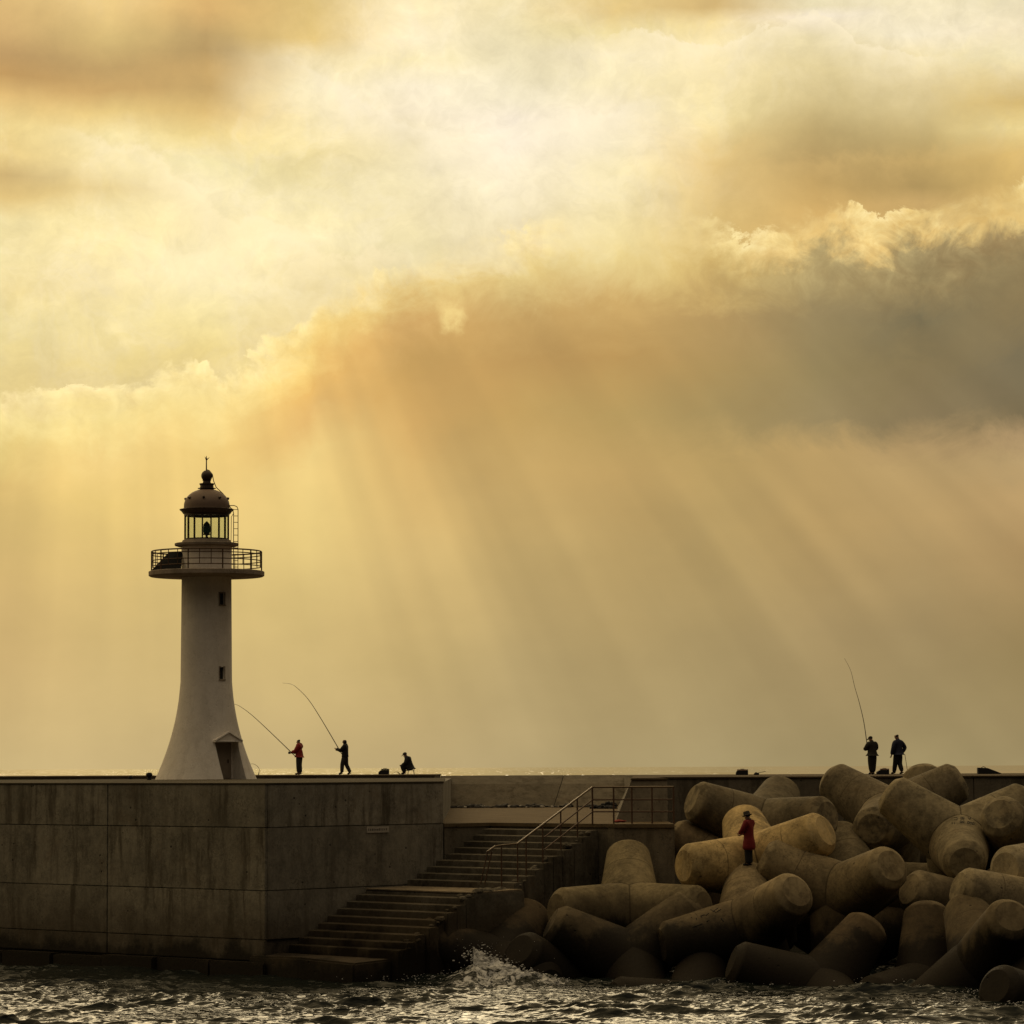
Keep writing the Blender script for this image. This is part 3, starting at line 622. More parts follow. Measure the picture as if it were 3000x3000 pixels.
# foam: the white crest and spray of the breaker
def build_foam():
    m, N, b = mat_new('foam'); b.inputs['Base Color'].default_value = (0.62, 0.62, 0.62, 1); b.inputs['Roughness'].default_value = 0.9
    g = N.n('ShaderNodeNewGeometry').outputs['Position']
    bp = N.n('ShaderNodeBump'); bp.inputs['Strength'].default_value = 1.0; bp.inputs['Distance'].default_value = 0.08
    N.put(bp.inputs['Height'], N.noise(g, 6.0, 6.0, 0.7)); N.put(b.inputs['Normal'], bp.outputs[0])
    rng = np.random.default_rng(4); mb = MB()
    bx, by = BREAK
    def blob(c, r):
        vs, fs = ball(c, r, (1.5, 1, 0.7), 5, 3)
        vs = [Vector(v)+0.35*r*Vector(noise.noise_vector(Vector(v)*4.0)) for v in vs]; mb.add(vs, fs)
    path = [(1388, 2766, 103.3), (1400, 2788, 103.2), (1440, 2802, 103.0), (1480, 2818, 102.8), (1520, 2836, 102.5), (1570, 2848, 102.3), (1620, 2862, 102.0), (1660, 2872, 101.8)]
    P = [at(*p) for p in path]
    for i in range(900):
        t = rng.random()**0.9*(len(P)-1); k = min(int(t), len(P)-2); q = P[k].lerp(P[k+1], t-k)
        sp = 0.30*(1-0.5*t/len(P))
        q = q+Vector((rng.normal()*sp, rng.normal()*0.30, -abs(rng.normal())*0.30+0.03))
        if q.z < WL-0.2: continue
        blob(q, 0.006+0.026*rng.random()**2)
    # torn sheet of white water sliding off the crest
    nu, nv = 150, 46; vs = []
    for i in range(nu):
        t = i/(nu-1)*(len(P)-1); k = min(int(t), len(P)-2); q = P[k].lerp(P[k+1], t-k); hgt = max(q.z-WL, 0.05)
        for j in range(nv):
            v = j/(nv-1)*2.0-0.55
            z = WL-0.12+(hgt+0.10)*(math.exp(-(v/0.16)**2) if v < 0 else math.exp(-(v/(0.30+0.5*hgt))**1.3))
            w_ = Vector((q.x+0.10*v, q.y-v, z)); nz = noise.noise_vector(w_*3.2)*0.10+noise.noise_vector(w_*9.0)*0.045
            vs.append(w_+Vector((nz.x, nz.y, nz.z*1.2)))
    sh = MB(); sh.add(vs, [(a*nv+b_, (a+1)*nv+b_, (a+1)*nv+b_+1, a*nv+b_+1) for a in range(nu-1) for b_ in range(nv-1)])
    ms_, N2, b2 = mat_new('foam_sheet'); b2.inputs['Base Color'].default_value = (0.66, 0.66, 0.65, 1); b2.inputs['Roughness'].default_value = 0.9
    g2 = N2.n('ShaderNodeNewGeometry').outputs['Position']
    al = N2.rng(N2.noise(N2.v('MULTIPLY', g2, (0.8, 1.2, 1.6)), 2.6, 7.0, 0.68, dist=1.4), 0.40, 0.56)
    tr2 = N2.n('ShaderNodeBsdfTransparent'); mx2 = N2.n('ShaderNodeMixShader'); N2.put(mx2.inputs[0], al)
    N2.t.links.new(tr2.outputs[0], mx2.inputs[1]); N2.t.links.new(b2.outputs[0], mx2.inputs[2]); N2.t.links.new(mx2.outputs[0], N2.t.nodes['Material Output'].inputs[0])
    tag(sh.build('breaking_wave_foam', ms_, None, 180), kind='stuff')
    lows = [(1400, 2850, 109.5, 0.5), (1330, 2862, 108.8, 0.5), (1270, 2850, 109.5, 0.55), (1200, 2838, 110.3, 0.5), (1170, 2848, 109.6, 0.5), (1530, 2868, 108.5, 0.6), (1590, 2876, 108.0, 0.5), (1850, 2838, 110.6, 0.4), (2990, 2938, 101.6, 0.16), (2975, 2946, 101.2, 0.16), (2840, 2915, 104.2, 0.30), (2790, 2908, 104.6, 0.30), (2870, 2900, 104.6, 0.3), (2660, 2872, 106.9, 0.45), (2610, 2862, 107.2, 0.45), (2130, 2870, 106.0, 0.5)]
    for x, y, D, sp in lows:
        y += 14; D = (EYE-WL)*F/(y-2247.5+(1500-x)*0.0043); c = at(x, y, D); hz, _, _ = sea_height(np.array([c.x]), np.array([c.y]))
        for i in range(160):
            q = Vector((c.x+rng.normal()*sp*2.0, c.y+rng.normal()*sp*1.2, WL+hz[0]+rng.normal()*0.06))
            blob(q, rng.uniform(0.006, 0.022))
    for i in range(25):                     # flung drops
        q = P[0].lerp(P[3], rng.random())+Vector((rng.normal()*0.75, rng.normal()*0.5, abs(rng.normal())*0.22-0.05))
        r = rng.uniform(0.004, 0.011); mb.add(*ball(q, r, (1, 1, 1), 5, 3))
    tag(mb.build('sea_foam', m, None, 60), kind='stuff')
build_foam()

# ---------------------------------------------------------------- pier under the lighthouse
PC = Vector((-7.96, 106.6)); U1 = Vector((-0.744, 0.668)).normalized(); U2 = Vector((0.67, 0.742)).normalized()
NL = Vector((-U1.y, U1.x)); NL = NL if NL.y < 0 else -NL         # outward normal of the left face
NR = Vector((U2.y, -U2.x)); NR = NR if NR.x > 0 else -NR         # outward normal of the right face
ZP = 6.63; ZD = 5.2; ZL = 3.17; TOPZ = 6.70
def q2(a, b): return PC+U1*a+U2*b
pier = empty('pier', (PC.x, PC.y, 0)); tag(pier, 'long dark concrete pier block that the white lighthouse stands on', 'pier')
def P_(mb, name, mat, **k):
    o = mb.build(name, mat, None, **k); o.parent = pier; o.matrix_parent_inverse = Matrix.Translation((-PC.x, -PC.y, 0)); return o
RE = q2(0, 8.35)
core = [tuple(q2(0.09, 0.09)), tuple(q2(0.09, 8.35)), (RE.x-0.75, 170.0), (-75, 170.0), tuple(q2(60, 0.09))]
mb = MB(); mb.prism(core, -3.0, ZP-0.06); P_(mb, 'core', C_PIER)
top = [tuple(q2(-0.02, -0.02)), tuple(q2(-0.02, 8.35)), (RE.x-0.72, 149.98), (-60, 149.98), tuple(q2(50, -0.02))]
mb = MB(); mb.prism(top, ZP-0.05, ZP); P_(mb, 'top_slab', C_CAP)
rows = [(5.208, ZP-0.055), (3.192, 5.190), (1.63, 3.174), (0.95, 1.612)]
for a0, a1 in ((0.0, 7.60), (7.64, 15.2), (15.24, 24.0), (24.04, 34.0), (34.04, 46.0)):
    for z0, z1 in rows:
        mb = MB(); w = 0.085
        c0, c1, c2, c3 = q2(a0, 0), q2(a1, 0), q2(a1, w), q2(a0, w)
        mb.prism([tuple(c) for c in (c0, c1, c2, c3)], z0, z1); P_(mb, 'panel', C_PIER, bevel=0.012)
for z0, z1 in rows[:3]:
    mb = MB(); w = 0.085
    mb.prism([tuple(c) for c in (q2(0, 0.095), q2(0, 8.34), q2(w, 8.34), q2(w, 0.095))], z0, z1); P_(mb, 'panel', C_PIER, bevel=0.012)
# footing ledge, worn edge
mb = MB()
for a in np.arange(-0.4, 40, 2.6):
    j = random.uniform(-0.06, 0.06)
    mb.prism([tuple(q2(a, -0.45+j)), tuple(q2(a+2.57, -0.45+j+random.uniform(-.05, .05))), tuple(q2(a+2.57, 0.08)), tuple(q2(a, 0.08))], -3.0, 0.90+random.uniform(-0.05, 0.03))
P_(mb, 'footing', C_FOOT, bevel=0.04)
# small notice plate on the right face
mb = MB(); s0 = 2.28; q = 5.3
pc = None
for qq in np.arange(0, 8.3, 0.02):
    w = q2(0, qq)
    px = 1500+F*w.x/w.y
    if pc is None and px >= 1071: pc = qq
pe = None
for qq in np.arange(0, 8.3, 0.02):
    w = q2(0, qq)
    if pe is None and 1500+F*w.x/w.y >= 1135: pe = qq
zc = at(1100, 2431, q2(0, pc).y).z
plq = empty('plaque', (*q2(0, (pc+pe)/2), zc)); tag(plq, 'small pale rectangular plate on the pier wall above the stairs', 'plaque')
def wallbox(mb, qa, qb, z0, z1, d0, d1):
    mb.prism([tuple(PC+U2*qa+NR*d0), tuple(PC+U2*qb+NR*d0), tuple(PC+U2*qb+NR*d1), tuple(PC+U2*qa+NR*d1)], z0, z1)
mb = MB(); wallbox(mb, pc, pe, zc-0.10, zc+0.10, 0.0, 0.03)
o = mb.build('plate', plain('pale_plate', (0.42, 0.38, 0.32), 0.6, 0, 0.3, 8)); o.parent = plq; o.matrix_parent_inverse = plq.matrix_basis.inverted()
mb = MB()
for i in range(11):
    a = pc+0.06+i*(pe-pc-0.12)/11; wallbox(mb, a, a+0.035+0.02*random.random(), zc-0.035, zc+0.03+0.02*random.random(), 0.03, 0.034)
o = mb.build('lettering', plain('plate_print', (0.10, 0.09, 0.08), 0.7)); o.parent = plq; o.matrix_parent_inverse = plq.matrix_basis.inverted()

# ---------------------------------------------------------------- stairs down to the water
def sq(q, p, z=0): v = PC+U2*q+NR*p; return Vector((v.x, v.y, z))
stairs = empty('concrete_stairs', sq(5, 2.5, 0)); tag(stairs, 'worn concrete stairs going down from the quay deck to the sea beside the pier', 'stairs')
def S_(mb, name, mat, **k):
    o = mb.build(name, mat, None, **k); o.parent = stairs; o.matrix_parent_inverse = stairs.matrix_basis.inverted(); return o
W = 5.05
def flight(q_hi, z_hi, q_lo, z_lo, n, name):
    mb = MB(); dz = (z_hi-z_lo)/n; dq = (q_hi-q_lo)/(n-1) if n > 1 else 0
    for i in range(1, n):
        zt = z_hi-dz*i; qa = q_hi-dq*(i-1); qb = q_hi-dq*i
        j = random.uniform(-0.12, 0.06)
        mb.prism([tuple(sq(qa, 0.10)[:2]), tuple(sq(qb, 0.10)[:2]), tuple(sq(qb, W+j)[:2]), tuple(sq(qa, W+j)[:2])], -2.5 if z_lo < 2 else 0.4, [zt+0.014, zt-0.014, zt-0.03, zt-0.004])
    return S_(mb, name, C_STEP, bevel=0.022)
flight(10.62, ZD, 6.45, ZL, 10, 'upper_flight')
mb = MB(); mb.prism([tuple(sq(q, p)[:2]) for q, p in ((6.44, 0.10), (4.45, 0.10), (4.45, W-0.1), (4.9, W+0.1), (6.44, W+0.35))], -2.5, [ZL-0.07, ZL-0.085, ZL-0.11, ZL-0.10, ZL-0.07]); S_(mb, 'landing', C_STEP, bevel=0.03)
mb = MB(); mb.prism([tuple(sq(q, p)[:2]) for q, p in ((6.44, 0.10), (4.44, 0.10), (4.44, W-0.14), (4.9, W+0.02), (6.44, W+0.25))], [ZL-0.066, ZL-0.081, ZL-0.106, ZL-0.096, ZL-0.066], [ZL-0.01, ZL-0.035, ZL-0.06, ZL-0.05, ZL-0.01]); S_(mb, 'landing_slab', C_LAND, bevel=0.012)
flight(4.44, ZL, 0.95, 1.22, 9, 'lower_flight')
mb = MB(); mb.prism([tuple(sq(q, p)[:2]) for q, p in ((0.94, -0.30), (-0.25, -0.50), (-0.45, 2.0), (-0.30, 4.3), (0.94, 4.75))], -3.0, [1.18, 1.12, 1.16, 1.05, 1.15]); S_(mb, 'bottom_slab', C_FOOT, bevel=0.06)
# lumps of broken concrete along the outer edge of the flight
mb = MB(); rng = np.random.default_rng(8)
for i in range(46):
    q = rng.uniform(1.3, 10.2); z = (1.22+(q-0.95)*0.56) if q < 4.45 else (ZL if q < 6.4 else ZL+(q-6.4)*0.486)
    c = sq(q, W-rng.uniform(0.05, 0.45), z-0.05); r = rng.uniform(0.05, 0.16)
    vs, fs = ball(c, r, (1.2, 1, 0.8), 6, 4); mb.add([Vector(v)+r*0.5*Vector(noise.noise_vector(Vector(v)*5)) for v in vs], fs)
tag(S_(mb, 'broken_edge', C_STEP), kind='stuff')
# pale stick left leaning on the bottom steps
mb = MB(); mb.tube([at(1017, 2773, 108.6), at(1024, 2760, 109.0), at(1032, 2745, 109.5)], [0.035, 0.03, 0.03], 8)
tag(mb.build('stick', plain('bleached_wood', (0.40, 0.33, 0.25), 0.8, 0, 0.3, 20), None, 60), 'short bleached wooden stick leaning on the lowest stairs', 'stick')

# ---------------------------------------------------------------- quay deck and its front wall
DL = sq(10.62, 0.0); DR = at(1800, 2411, 110.5); DR.z = ZD
DRX = at(1976, 2411, 110.2).x
edge_pts = [(RE.x+0.02, RE.y+0.1), tuple(sq(10.64, 0.05)[:2]), tuple(sq(10.64, W+0.3)[:2]), (DR.x, DR.y), (DRX, DR.y-0.35)]
deck = edge_pts+[(DRX, 171), (-6, 171)]
mb = MB(); mb.prism(deck, ZD-0.12, ZD); tag(mb.build('quay_deck', C_DECK, None, bevel=None), kind='structure')
qw = empty('quay_wall', (DR.x, DR.y, 0)); tag(qw, 'dark stained concrete quay wall under the railing beside the stairs', 'wall')
low = [(p[0], p[1]+0.06) for p in edge_pts]
for z0, z1, nm in ((-3.0, ZL-0.02, 'lower_course'), (ZL+0.02, ZD-0.125, 'upper_course')):
    mb = MB(); mb.prism(low+[(DRX, 130), (-4, 130)], z0, z1)
    o = mb.build(nm, C_WALL); o.parent = qw; o.matrix_parent_inverse = qw.matrix_basis.inverted()

# ---------------------------------------------------------------- breakwater parapet
def top_thing(name, loc, label, cat):
    e = empty(name, loc); tag(e, label, cat); return e
def child(mb, par, name, mat, **k):
    o = mb.build(name, mat, None, **k); o.parent = par; o.matrix_parent_inverse = par.matrix_basis.inverted(); return o
bw = top_thing('parapet_wall', (-20, 155, 0), 'low dark parapet along the pier behind the lighthouse, anglers standing on it', 'wall')
mb = MB(); mb.prism([(-80, 150), (RE.x-1.2, 150), (RE.x-1.2, 163), (-80, 163)], -3, 6.72); child(mb, bw, 'wall_body', C_WALL)
mb = MB(); mb.prism([(-80, 149.97), (RE.x-1.17, 149.97), (RE.x-1.17, 163), (-80, 163)], 6.724, 6.78); child(mb, bw, 'coping', C_DECK)
xw = at(1800, 2408, 114.8).x
sw = top_thing('sloped_wall', (0, 160, 0), 'sloping streaked concrete wave wall at the back of the quay deck', 'wall')
x0, x1 = RE.x-1.15, 6.6
prof = [(158.2, ZD), (158.9, ZD+0.45), (160.0, ZD+1.1), (161.2, TOPZ), (163, TOPZ), (163, -3), (158.2, -3)]
xs = [x0, -0.55, -0.53, x1]
for a, b, s_ in ((x0, 1.9, 0), (1.93, x1, 0)):
    mb = MB(); n = len(prof)
    vs = [(a+(0.0 if a == x0 else -(z-ZD)*-0.36), y, z) for y, z in prof]+[(b+(0.36*(z-ZD) if b == 1.9 else 0), y, z) for y, z in prof]
    mb.add(vs, [tuple(range(n)), tuple(reversed(range(n, 2*n)))]+[(i, (i+1) % n, n+(i+1) % n, n+i) for i in range(n)])
    child(mb, sw, 'wall_section', C_WALL)
rw = top_thing('breakwater_wall', (20, 118, 0), 'tall dark concrete breakwater wall standing behind the heap of tetrapods', 'wall')
xl = at(1850, 2280, 114.8).x
WB = 126.0
def wall_panel(a0, a1, b0, b1, yf, z0):
    mb = MB()
    mb.add([(a0, yf, z0), (b0, yf, z0), (b0, 163, z0), (a0*163/yf+0.15 if yf < 120 else a0, 163, z0), (a1, yf+0.35, TOPZ-0.08), (b1, yf+0.35, TOPZ-0.08), (b1, 163, TOPZ-0.08), (a1*163/yf+0.15 if yf < 120 else a1, 163, TOPZ-0.08)],
           [(0, 3, 2, 1), (4, 5, 6, 7), (0, 1, 5, 4), (1, 2, 6, 5), (2, 3, 7, 6), (3, 0, 4, 7)])
    child(mb, rw, 'wall_panel', C_WALL)
wall_panel(xw, xl, DRX, DRX, 114.8, ZD-0.1)
for a, b in ((DRX+0.02, 10.2), (10.23, 17.5), (17.53, 26), (26.03, 70)): wall_panel(a, a, b, b, WB, -3)
mb = MB(); mb.prism([(xl-0.02, 115.1), (DRX+0.01, 115.1), (DRX+0.01, WB+0.3), (70, WB+0.3), (70, 163.02), (xl*163/115.1+0.16, 163.02)], TOPZ-0.076, TOPZ); child(mb, rw, 'coping', C_DECK, bevel=0.02)

# ---------------------------------------------------------------- railing
rail = top_thing('railing', sq(7, W-0.2, ZL), 'rusty pipe railing of posts and three rails from the stairs along the deck edge', 'railing')
def z_at(q): return ZL if q <= 6.45 else min(ZD, ZL+(q-6.45)*(ZD-ZL)/(10.62-6.45))
pr = W-0.25
postq = []
for px in (1465, 1512, 1537, 1585, 1638, 1687):
    best = min(np.arange(4.0, 10.8, 0.02), key=lambda q: abs(1500+F*sq(q, pr).x/sq(q, pr).y-px)); postq.append(best)
dpts = []
for px in (1731, 1793, 1846, 1905, 1968):
    t = (px-1731)/(1968-1731); a = sq(10.72, pr, ZD); b = Vector((DR.x+1.9, DR.y+0.25, ZD)); x_ = None
    D = a.y+(b.y-a.y)*t; dpts.append(Vector(((px-1500)/F*D, D, ZD)))
RH = 1.22
p0 = at(1428, 2495, sq(4.9, pr).y); p0b = at(1474, 2476, sq(5.6, pr).y); p0c = at(1515, 2472, sq(6.2, pr).y)
toprail = [p0, p0.lerp(p0b, 0.5)+Vector((0, 0, 0.07)), p0b, p0c, dpts[0]+Vector((0, 0, RH))]+[d+Vector((0, 0, RH)) for d in dpts[1:]]
mb = MB(); mb.tube(toprail, 0.032, 8); child(mb, rail, 'top_rail', RAILTOP, smooth=50)
def lerp_rail(x):
    for a, b in zip(toprail[:-1], toprail[1:]):
        if a.x <= x <= b.x: return a.lerp(b, (x-a.x)/(b.x-a.x+1e-9))
    return toprail[-1]
for q in postq:
    ft = sq(q, pr, z_at(q)); tp = lerp_rail(ft.x)
    mb = MB(); mb.tube([ft, Vector((ft.x, ft.y, tp.z))], 0.026, 8); child(mb, rail, 'post', RUST, smooth=50)
for d in dpts:
    mb = MB(); mb.tube([d, d+Vector((0, 0, RH))], 0.030, 8); child(mb, rail, 'post', RUST, smooth=50)
for fx, tx, D in ((1408, 1429, 4.9), (1420, 1441, 5.05)):
    ft = sq(D, pr, ZL); ft = at(fx, 2590, ft.y); tp = at(tx, 2494, ft.y); mb = MB(); mb.tube([ft, tp], 0.022, 8); child(mb, rail, 'post', RUST, smooth=50)
for dz in (0.42, 0.82):
    mb = MB(); mb.tube([p0c-Vector((-0.9, -0.6, dz-0.62)), dpts[0]+Vector((0, 0, RH-dz))]+[d+Vector((0, 0, RH-dz)) for d in dpts[1:]], 0.024, 8); child(mb, rail, 'middle_rail', RUST, smooth=50)

# ---------------------------------------------------------------- lighthouse
def build_lighthouse():
    D = 144.8; ax = at(603.5, 2283, D); ox, oy = ax.x, ax.y
    L = empty('lighthouse', (ox, oy, ZP)); tag(L, 'white flared lighthouse with railed gallery, glazed lantern and domed cap', 'lighthouse')
    WHITE = concrete('white_paint', (0.80, 0.75, 0.68), tide=-9, streak=0.16, pits=0.2, weed=0.0, contrast=0.35, blotch=0.15)
    TRIM = concrete('grey_render', (0.34, 0.28, 0.22), tide=-9, streak=0.25, pits=0.4, weed=0.0)
    DARK = plain('dark_bronze', (0.070, 0.048, 0.034), 0.5, 0.3, 0.3, 8)
    BLK = plain('dark_opening', (0.012, 0.011, 0.010), 0.5)
    GL, N, b = mat_new('lantern_glass')
    tr_ = N.n('ShaderNodeBsdfTransparent'); tr_.inputs[0].default_value = (0.92, 0.94, 0.90, 1); gl_ = N.n('ShaderNodeBsdfGlossy'); gl_.inputs['Roughness'].default_value = 0.03
    mx_ = N.n('ShaderNodeMixShader'); mx_.inputs[0].default_value = 0.05
    N.t.links.new(tr_.outputs[0], mx_.inputs[1]); N.t.links.new(gl_.outputs[0], mx_.inputs[2]); N.t.links.new(mx_.outputs[0], N.t.nodes['Material Output'].inputs[0])
    def C(mb, name, mat, par=L, **k):
        o = mb.build(name, mat, None, **k); o.parent = par; return o
    # tower with a flared foot
    prof = [(2.21, 0.0), (1.95, 0.60), (1.70, 1.265), (1.50, 1.914), (1.345, 2.56), (1.225, 3.21), (1.155, 3.80), (1.125, 4.25), (1.112, 5.5), (1.10, 7.0), (1.088, 8.76), (1.088, 8.86)]
    fine = []
    for (r0, z0), (r1, z1) in zip(prof[:-1], prof[1:]):
        n = 4 if z0 < 4.2 else 1
        for i in range(n): fine.append((r0+(r1-r0)*i/n, z0+(z1-z0)*i/n))
    # smooth the flare
    for _ in range(6): fine = [fine[0]]+[((a[0]+2*b[0]+c[0])/4, b[1]) for a, b, c in zip(fine[:-2], fine[1:-1], fine[2:])]+[fine[-1]]
    mb = MB(); mb.lathe(fine+[prof[-1]], 96); me = mb.mesh('tower')
    tw = bpy.data.objects.new('tmp', me); COL.objects.link(tw)
    fa = math.radians(-84.7+36)                     # the way the doorway faces, from +X
    Rm = Matrix.Rotation(fa, 3, 'Z')
    def cutter(w, z0, z1, r0, r1, ang):
        m_ = MB(); m_.box(((r0+r1)/2, 0, (z0+z1)/2), (r1-r0, w, z1-z0)); m_.v = [tuple(Matrix.Rotation(ang, 3, 'Z') @ Vector(v)) for v in m_.v]
        o = bpy.data.objects.new('cut', m_.mesh('cut')); COL.objects.link(o); return o
    cuts = [cutter(1.22, -0.2, 1.60, 1.12, 4.0, fa)]
    wa = math.radians(-84.7+38)
    for z0, z1 in ((7.58, 8.08), (4.34, 4.86)): cuts.append(cutter(0.26, z0, z1, 0.98, 2.0, wa))
    for c in cuts:
        md = tw.modifiers.new('b', 'BOOLEAN'); md.object = c; md.operation = 'DIFFERENCE'; md.solver = 'EXACT'
    dg = bpy.context.evaluated_depsgraph_get(); dg.update()
    me2 = bpy.data.meshes.new_from_object(tw.evaluated_get(dg)); me2.name = 'tower'
    for c in cuts+[tw]: bpy.data.objects.remove(c)
    link('tower', me2, WHITE, L, 30)
    def rot(mb_, ang): mb_.v = [tuple(Matrix.Rotation(ang, 3, 'Z') @ Vector(v)) for v in mb_.v]; return mb_
    for z0, z1 in ((7.58, 8.08), (4.34, 4.86)):
        w = C(rot(MB().box((0.995, 0, (z0+z1)/2), (0.02, 0.25, z1-z0-0.01)), wa), 'window', BLK)
        f = MB()
        f.box((1.105, 0, z0-0.03), (0.10, 0.36, 0.05)); f.box((1.09, -0.155, (z0+z1)/2), (0.05, 0.04, z1-z0)); f.box((1.09, 0.155, (z0+z1)/2), (0.05, 0.04, z1-z0)); f.box((1.09, 0, z1+0.022), (0.05, 0.35, 0.04))
        C(rot(f, wa), 'window_frame', TRIM, w)
    # doorway: door leaf at the back of the recess, pedimented hood above
    d = C(rot(MB().box((1.14, 0, 0.80), (0.05, 1.0, 1.56)), fa), 'door', plain('grey_door', (0.25, 0.20, 0.15), 0.6, 0, 0.2, 6))
    C(rot(MB().box((1.18, 0.32, 0.78), (0.05, 0.04, 0.16)), fa), 'handle', DARK, d)
    hd = MB(); n = 5
    pts = [(-0.70, 1.60), (0.70, 1.60), (0.70, 1.68), (0.0, 2.02), (-0.70, 1.68)]
    vs = [(x, y, z) for x in (1.25, 1.66) for y, z in pts]
    hd.add(vs, [(0, 1, 2, 3, 4), (9, 8, 7, 6, 5)]+[(i, (i+1) % 5, 5+(i+1) % 5, 5+i) for i in range(5)])
    C(rot(hd, fa), 'door_hood', WHITE)
    tr = MB()
    for sgn in (-1, 1):
        a = Vector((1.67, sgn*0.72, 1.66)); e = Vector((1.67, 0, 2.03))
        tr.tube([a, e], 0.05, 6)
    tr.tube([(1.67, -0.72, 1.63), (1.67, 0.72, 1.63)], 0.035, 6)
    C(rot(tr, fa), 'pediment_moulding', WHITE)
    # gallery
    C(MB().lathe([(1.0, 8.80), (1.6, 8.815), (2.46, 8.84), (2.525, 8.88), (2.53, 9.05), (2.49, 9.075), (1.0, 9.09)], 96), 'gallery', TRIM, smooth=35)
    gr = C(MB().lathe([(2.40, 9.905), (2.432, 9.937), (2.40, 9.969), (2.368, 9.937), (2.40, 9.905)], 72, cap=False), 'gallery_railing', RUST, smooth=60)
    for zz in (9.80, 9.52, 9.28):
        C(MB().lathe([(2.40, zz-0.022), (2.422, zz), (2.40, zz+0.022), (2.378, zz), (2.40, zz-0.022)], 72, cap=False), 'ring_rail', RUST, gr, smooth=60)
    for i in range(30):
        a = math.radians(4+12*i); thick = 0.032 if i % 3 == 0 else 0.019
        p = Vector((2.40*math.cos(a), 2.40*math.sin(a), 0)); C(MB().tube([p+Vector((0, 0, 9.07 if i % 3 == 0 else 9.28)), p+Vector((0, 0, 9.935))], thick, 6), 'baluster', RUST, gr)
    # dark panel leaning on the gallery, left of the drum
    pn = C(MB(), 'x', None) if False else None
    pm = MB(); A = Vector((-2.28, -0.55, 9.12)); 
    pm.add([(-2.33, -0.75, 9.10), (-1.02, -0.95, 9.10), (-1.02, -0.35, 9.94), (-1.62, -0.15, 9.94), (-2.33, -0.70, 9.06), (-1.12, -0.90, 9.06), (-1.08, -0.28, 9.90), (-1.62, -0.08, 9.90)],
           [(0, 1, 2, 3), (7, 6, 5, 4), (0, 4, 5, 1), (1, 5, 6, 2), (2, 6, 7, 3), (3, 7, 4, 0)])
    sp = C(pm, 'solar_panel', plain('panel_back', (0.003, 0.003, 0.003), 0.95, 0, 0.3, 5))
    C(MB().tube([(-1.35, -0.2, 9.09), (-1.35, -0.25, 9.86)], 0.03, 6).tube([(-1.75, -0.25, 9.09), (-1.72, -0.3, 9.80)], 0.03, 6), 'panel_bracket', DARK, sp)
    # drum, ledge and sill
    C(MB().lathe([(1.095, 9.085), (1.10, 9.9), (1.10, 10.16)], 72), 'lantern_drum', WHITE, smooth=35)
    C(MB().lathe([(1.05, 10.14), (1.25, 10.155), (1.39, 10.20), (1.40, 10.29), (1.36, 10.31), (1.10, 10.33), (1.08, 10.345)], 72), 'drum_ledge', TRIM, smooth=35)
    C(MB().lathe([(1.10, 10.335), (1.085, 10.36), (1.05, 10.44), (1.0, 10.455)], 72), 'lantern_sill', TRIM, smooth=35)
    # glazed lantern: twelve panes between dark bars
    lan = C(MB().lathe([(0.985, 10.45), (0.985, 10.51), (0.93, 10.51), (0.93, 10.45), (0.985, 10.45)], 72, cap=False).lathe([(0.985, 11.50), (1.0, 11.66), (0.92, 11.66), (0.93, 11.50), (0.985, 11.50)], 72, cap=False), 'lantern_frame', DARK, smooth=30)
    nb = 16
    for i in range(nb):
        a = 2*math.pi*(i+0.5)/nb+math.radians(-84.7)
        m_ = MB().box((0.962, 0, 11.0), (0.07, 0.052, 1.04)); C(rot(m_, a), 'glazing_bar', DARK, lan)
    for i in range(nb):
        a0 = 2*math.pi*(i+0.5)/nb+math.radians(-84.7)+0.03; a1 = a0+2*math.pi/nb-0.06
        p0, p1 = (0.955*math.cos(a0), 0.955*math.sin(a0)), (0.955*math.cos(a1), 0.955*math.sin(a1))
        m_ = MB().prism([p0, p1, (p1[0]*0.992, p1[1]*0.992), (p0[0]*0.992, p0[1]*0.992)], 10.512, 11.498); C(m_, 'pane', GL, lan)
    GREEN = plain('green_lens', (0.004, 0.10, 0.075), 0.15, 0, 0.0)
    lp = C(MB().lathe([(0.05, 10.70), (0.13, 10.74), (0.165, 10.84), (0.17, 11.02), (0.14, 11.14), (0.06, 11.20)], 24), 'lamp', GREEN, smooth=50)
    C(MB().lathe([(0.13, 10.46), (0.06, 10.52), (0.05, 10.66), (0.19, 10.69), (0.19, 10.73), (0.05, 10.74)], 20), 'lamp_stand', DARK, lp, smooth=40); C(MB().lathe([(0.155, 11.12), (0.10, 11.20), (0.02, 11.28)], 20), 'lamp_cap', DARK, lp, smooth=40)
    # eaves, dome, finial
    C(MB().lathe([(0.95, 11.60), (1.03, 11.60), (1.10, 11.70), (1.185, 11.77), (1.19, 11.80), (1.05, 11.83), (0.9, 11.83)], 72), 'eaves', DARK, smooth=30)
    dp = [(1.005, 11.81), (1.0, 11.95)]+[(0.985*math.cos(t)**0.92+0.015, 11.95+0.75*math.sin(t)) for t in np.linspace(0.08, 1.26, 14)]
    dome = C(MB().lathe(dp, 72), 'dome', plain('dome_paint', (0.20, 0.135, 0.095), 0.6, 0, 0.25, 5), smooth=40)
    for i in range(8):
        a = math.radians(-90-70+45*i+22); v = MB()
        v.tube([(0.90*math.cos(a), 0.90*math.sin(a), 12.28), (0.985*math.cos(a), 0.985*math.sin(a), 12.26)], [0.055, 0.05], 8); C(v, 'dome_vent', DARK, dome)
    C(MB().lathe([(0.30, 12.62), (0.31, 12.70), (0.40, 12.715), (0.40, 12.735), (0.30, 12.75), (0.29, 12.86), (0.325, 12.90), (0.325, 12.94), (0.18, 12.96), (0.165, 13.04), (0.20, 13.10)], 40), 'vent_collar', DARK, smooth=35)
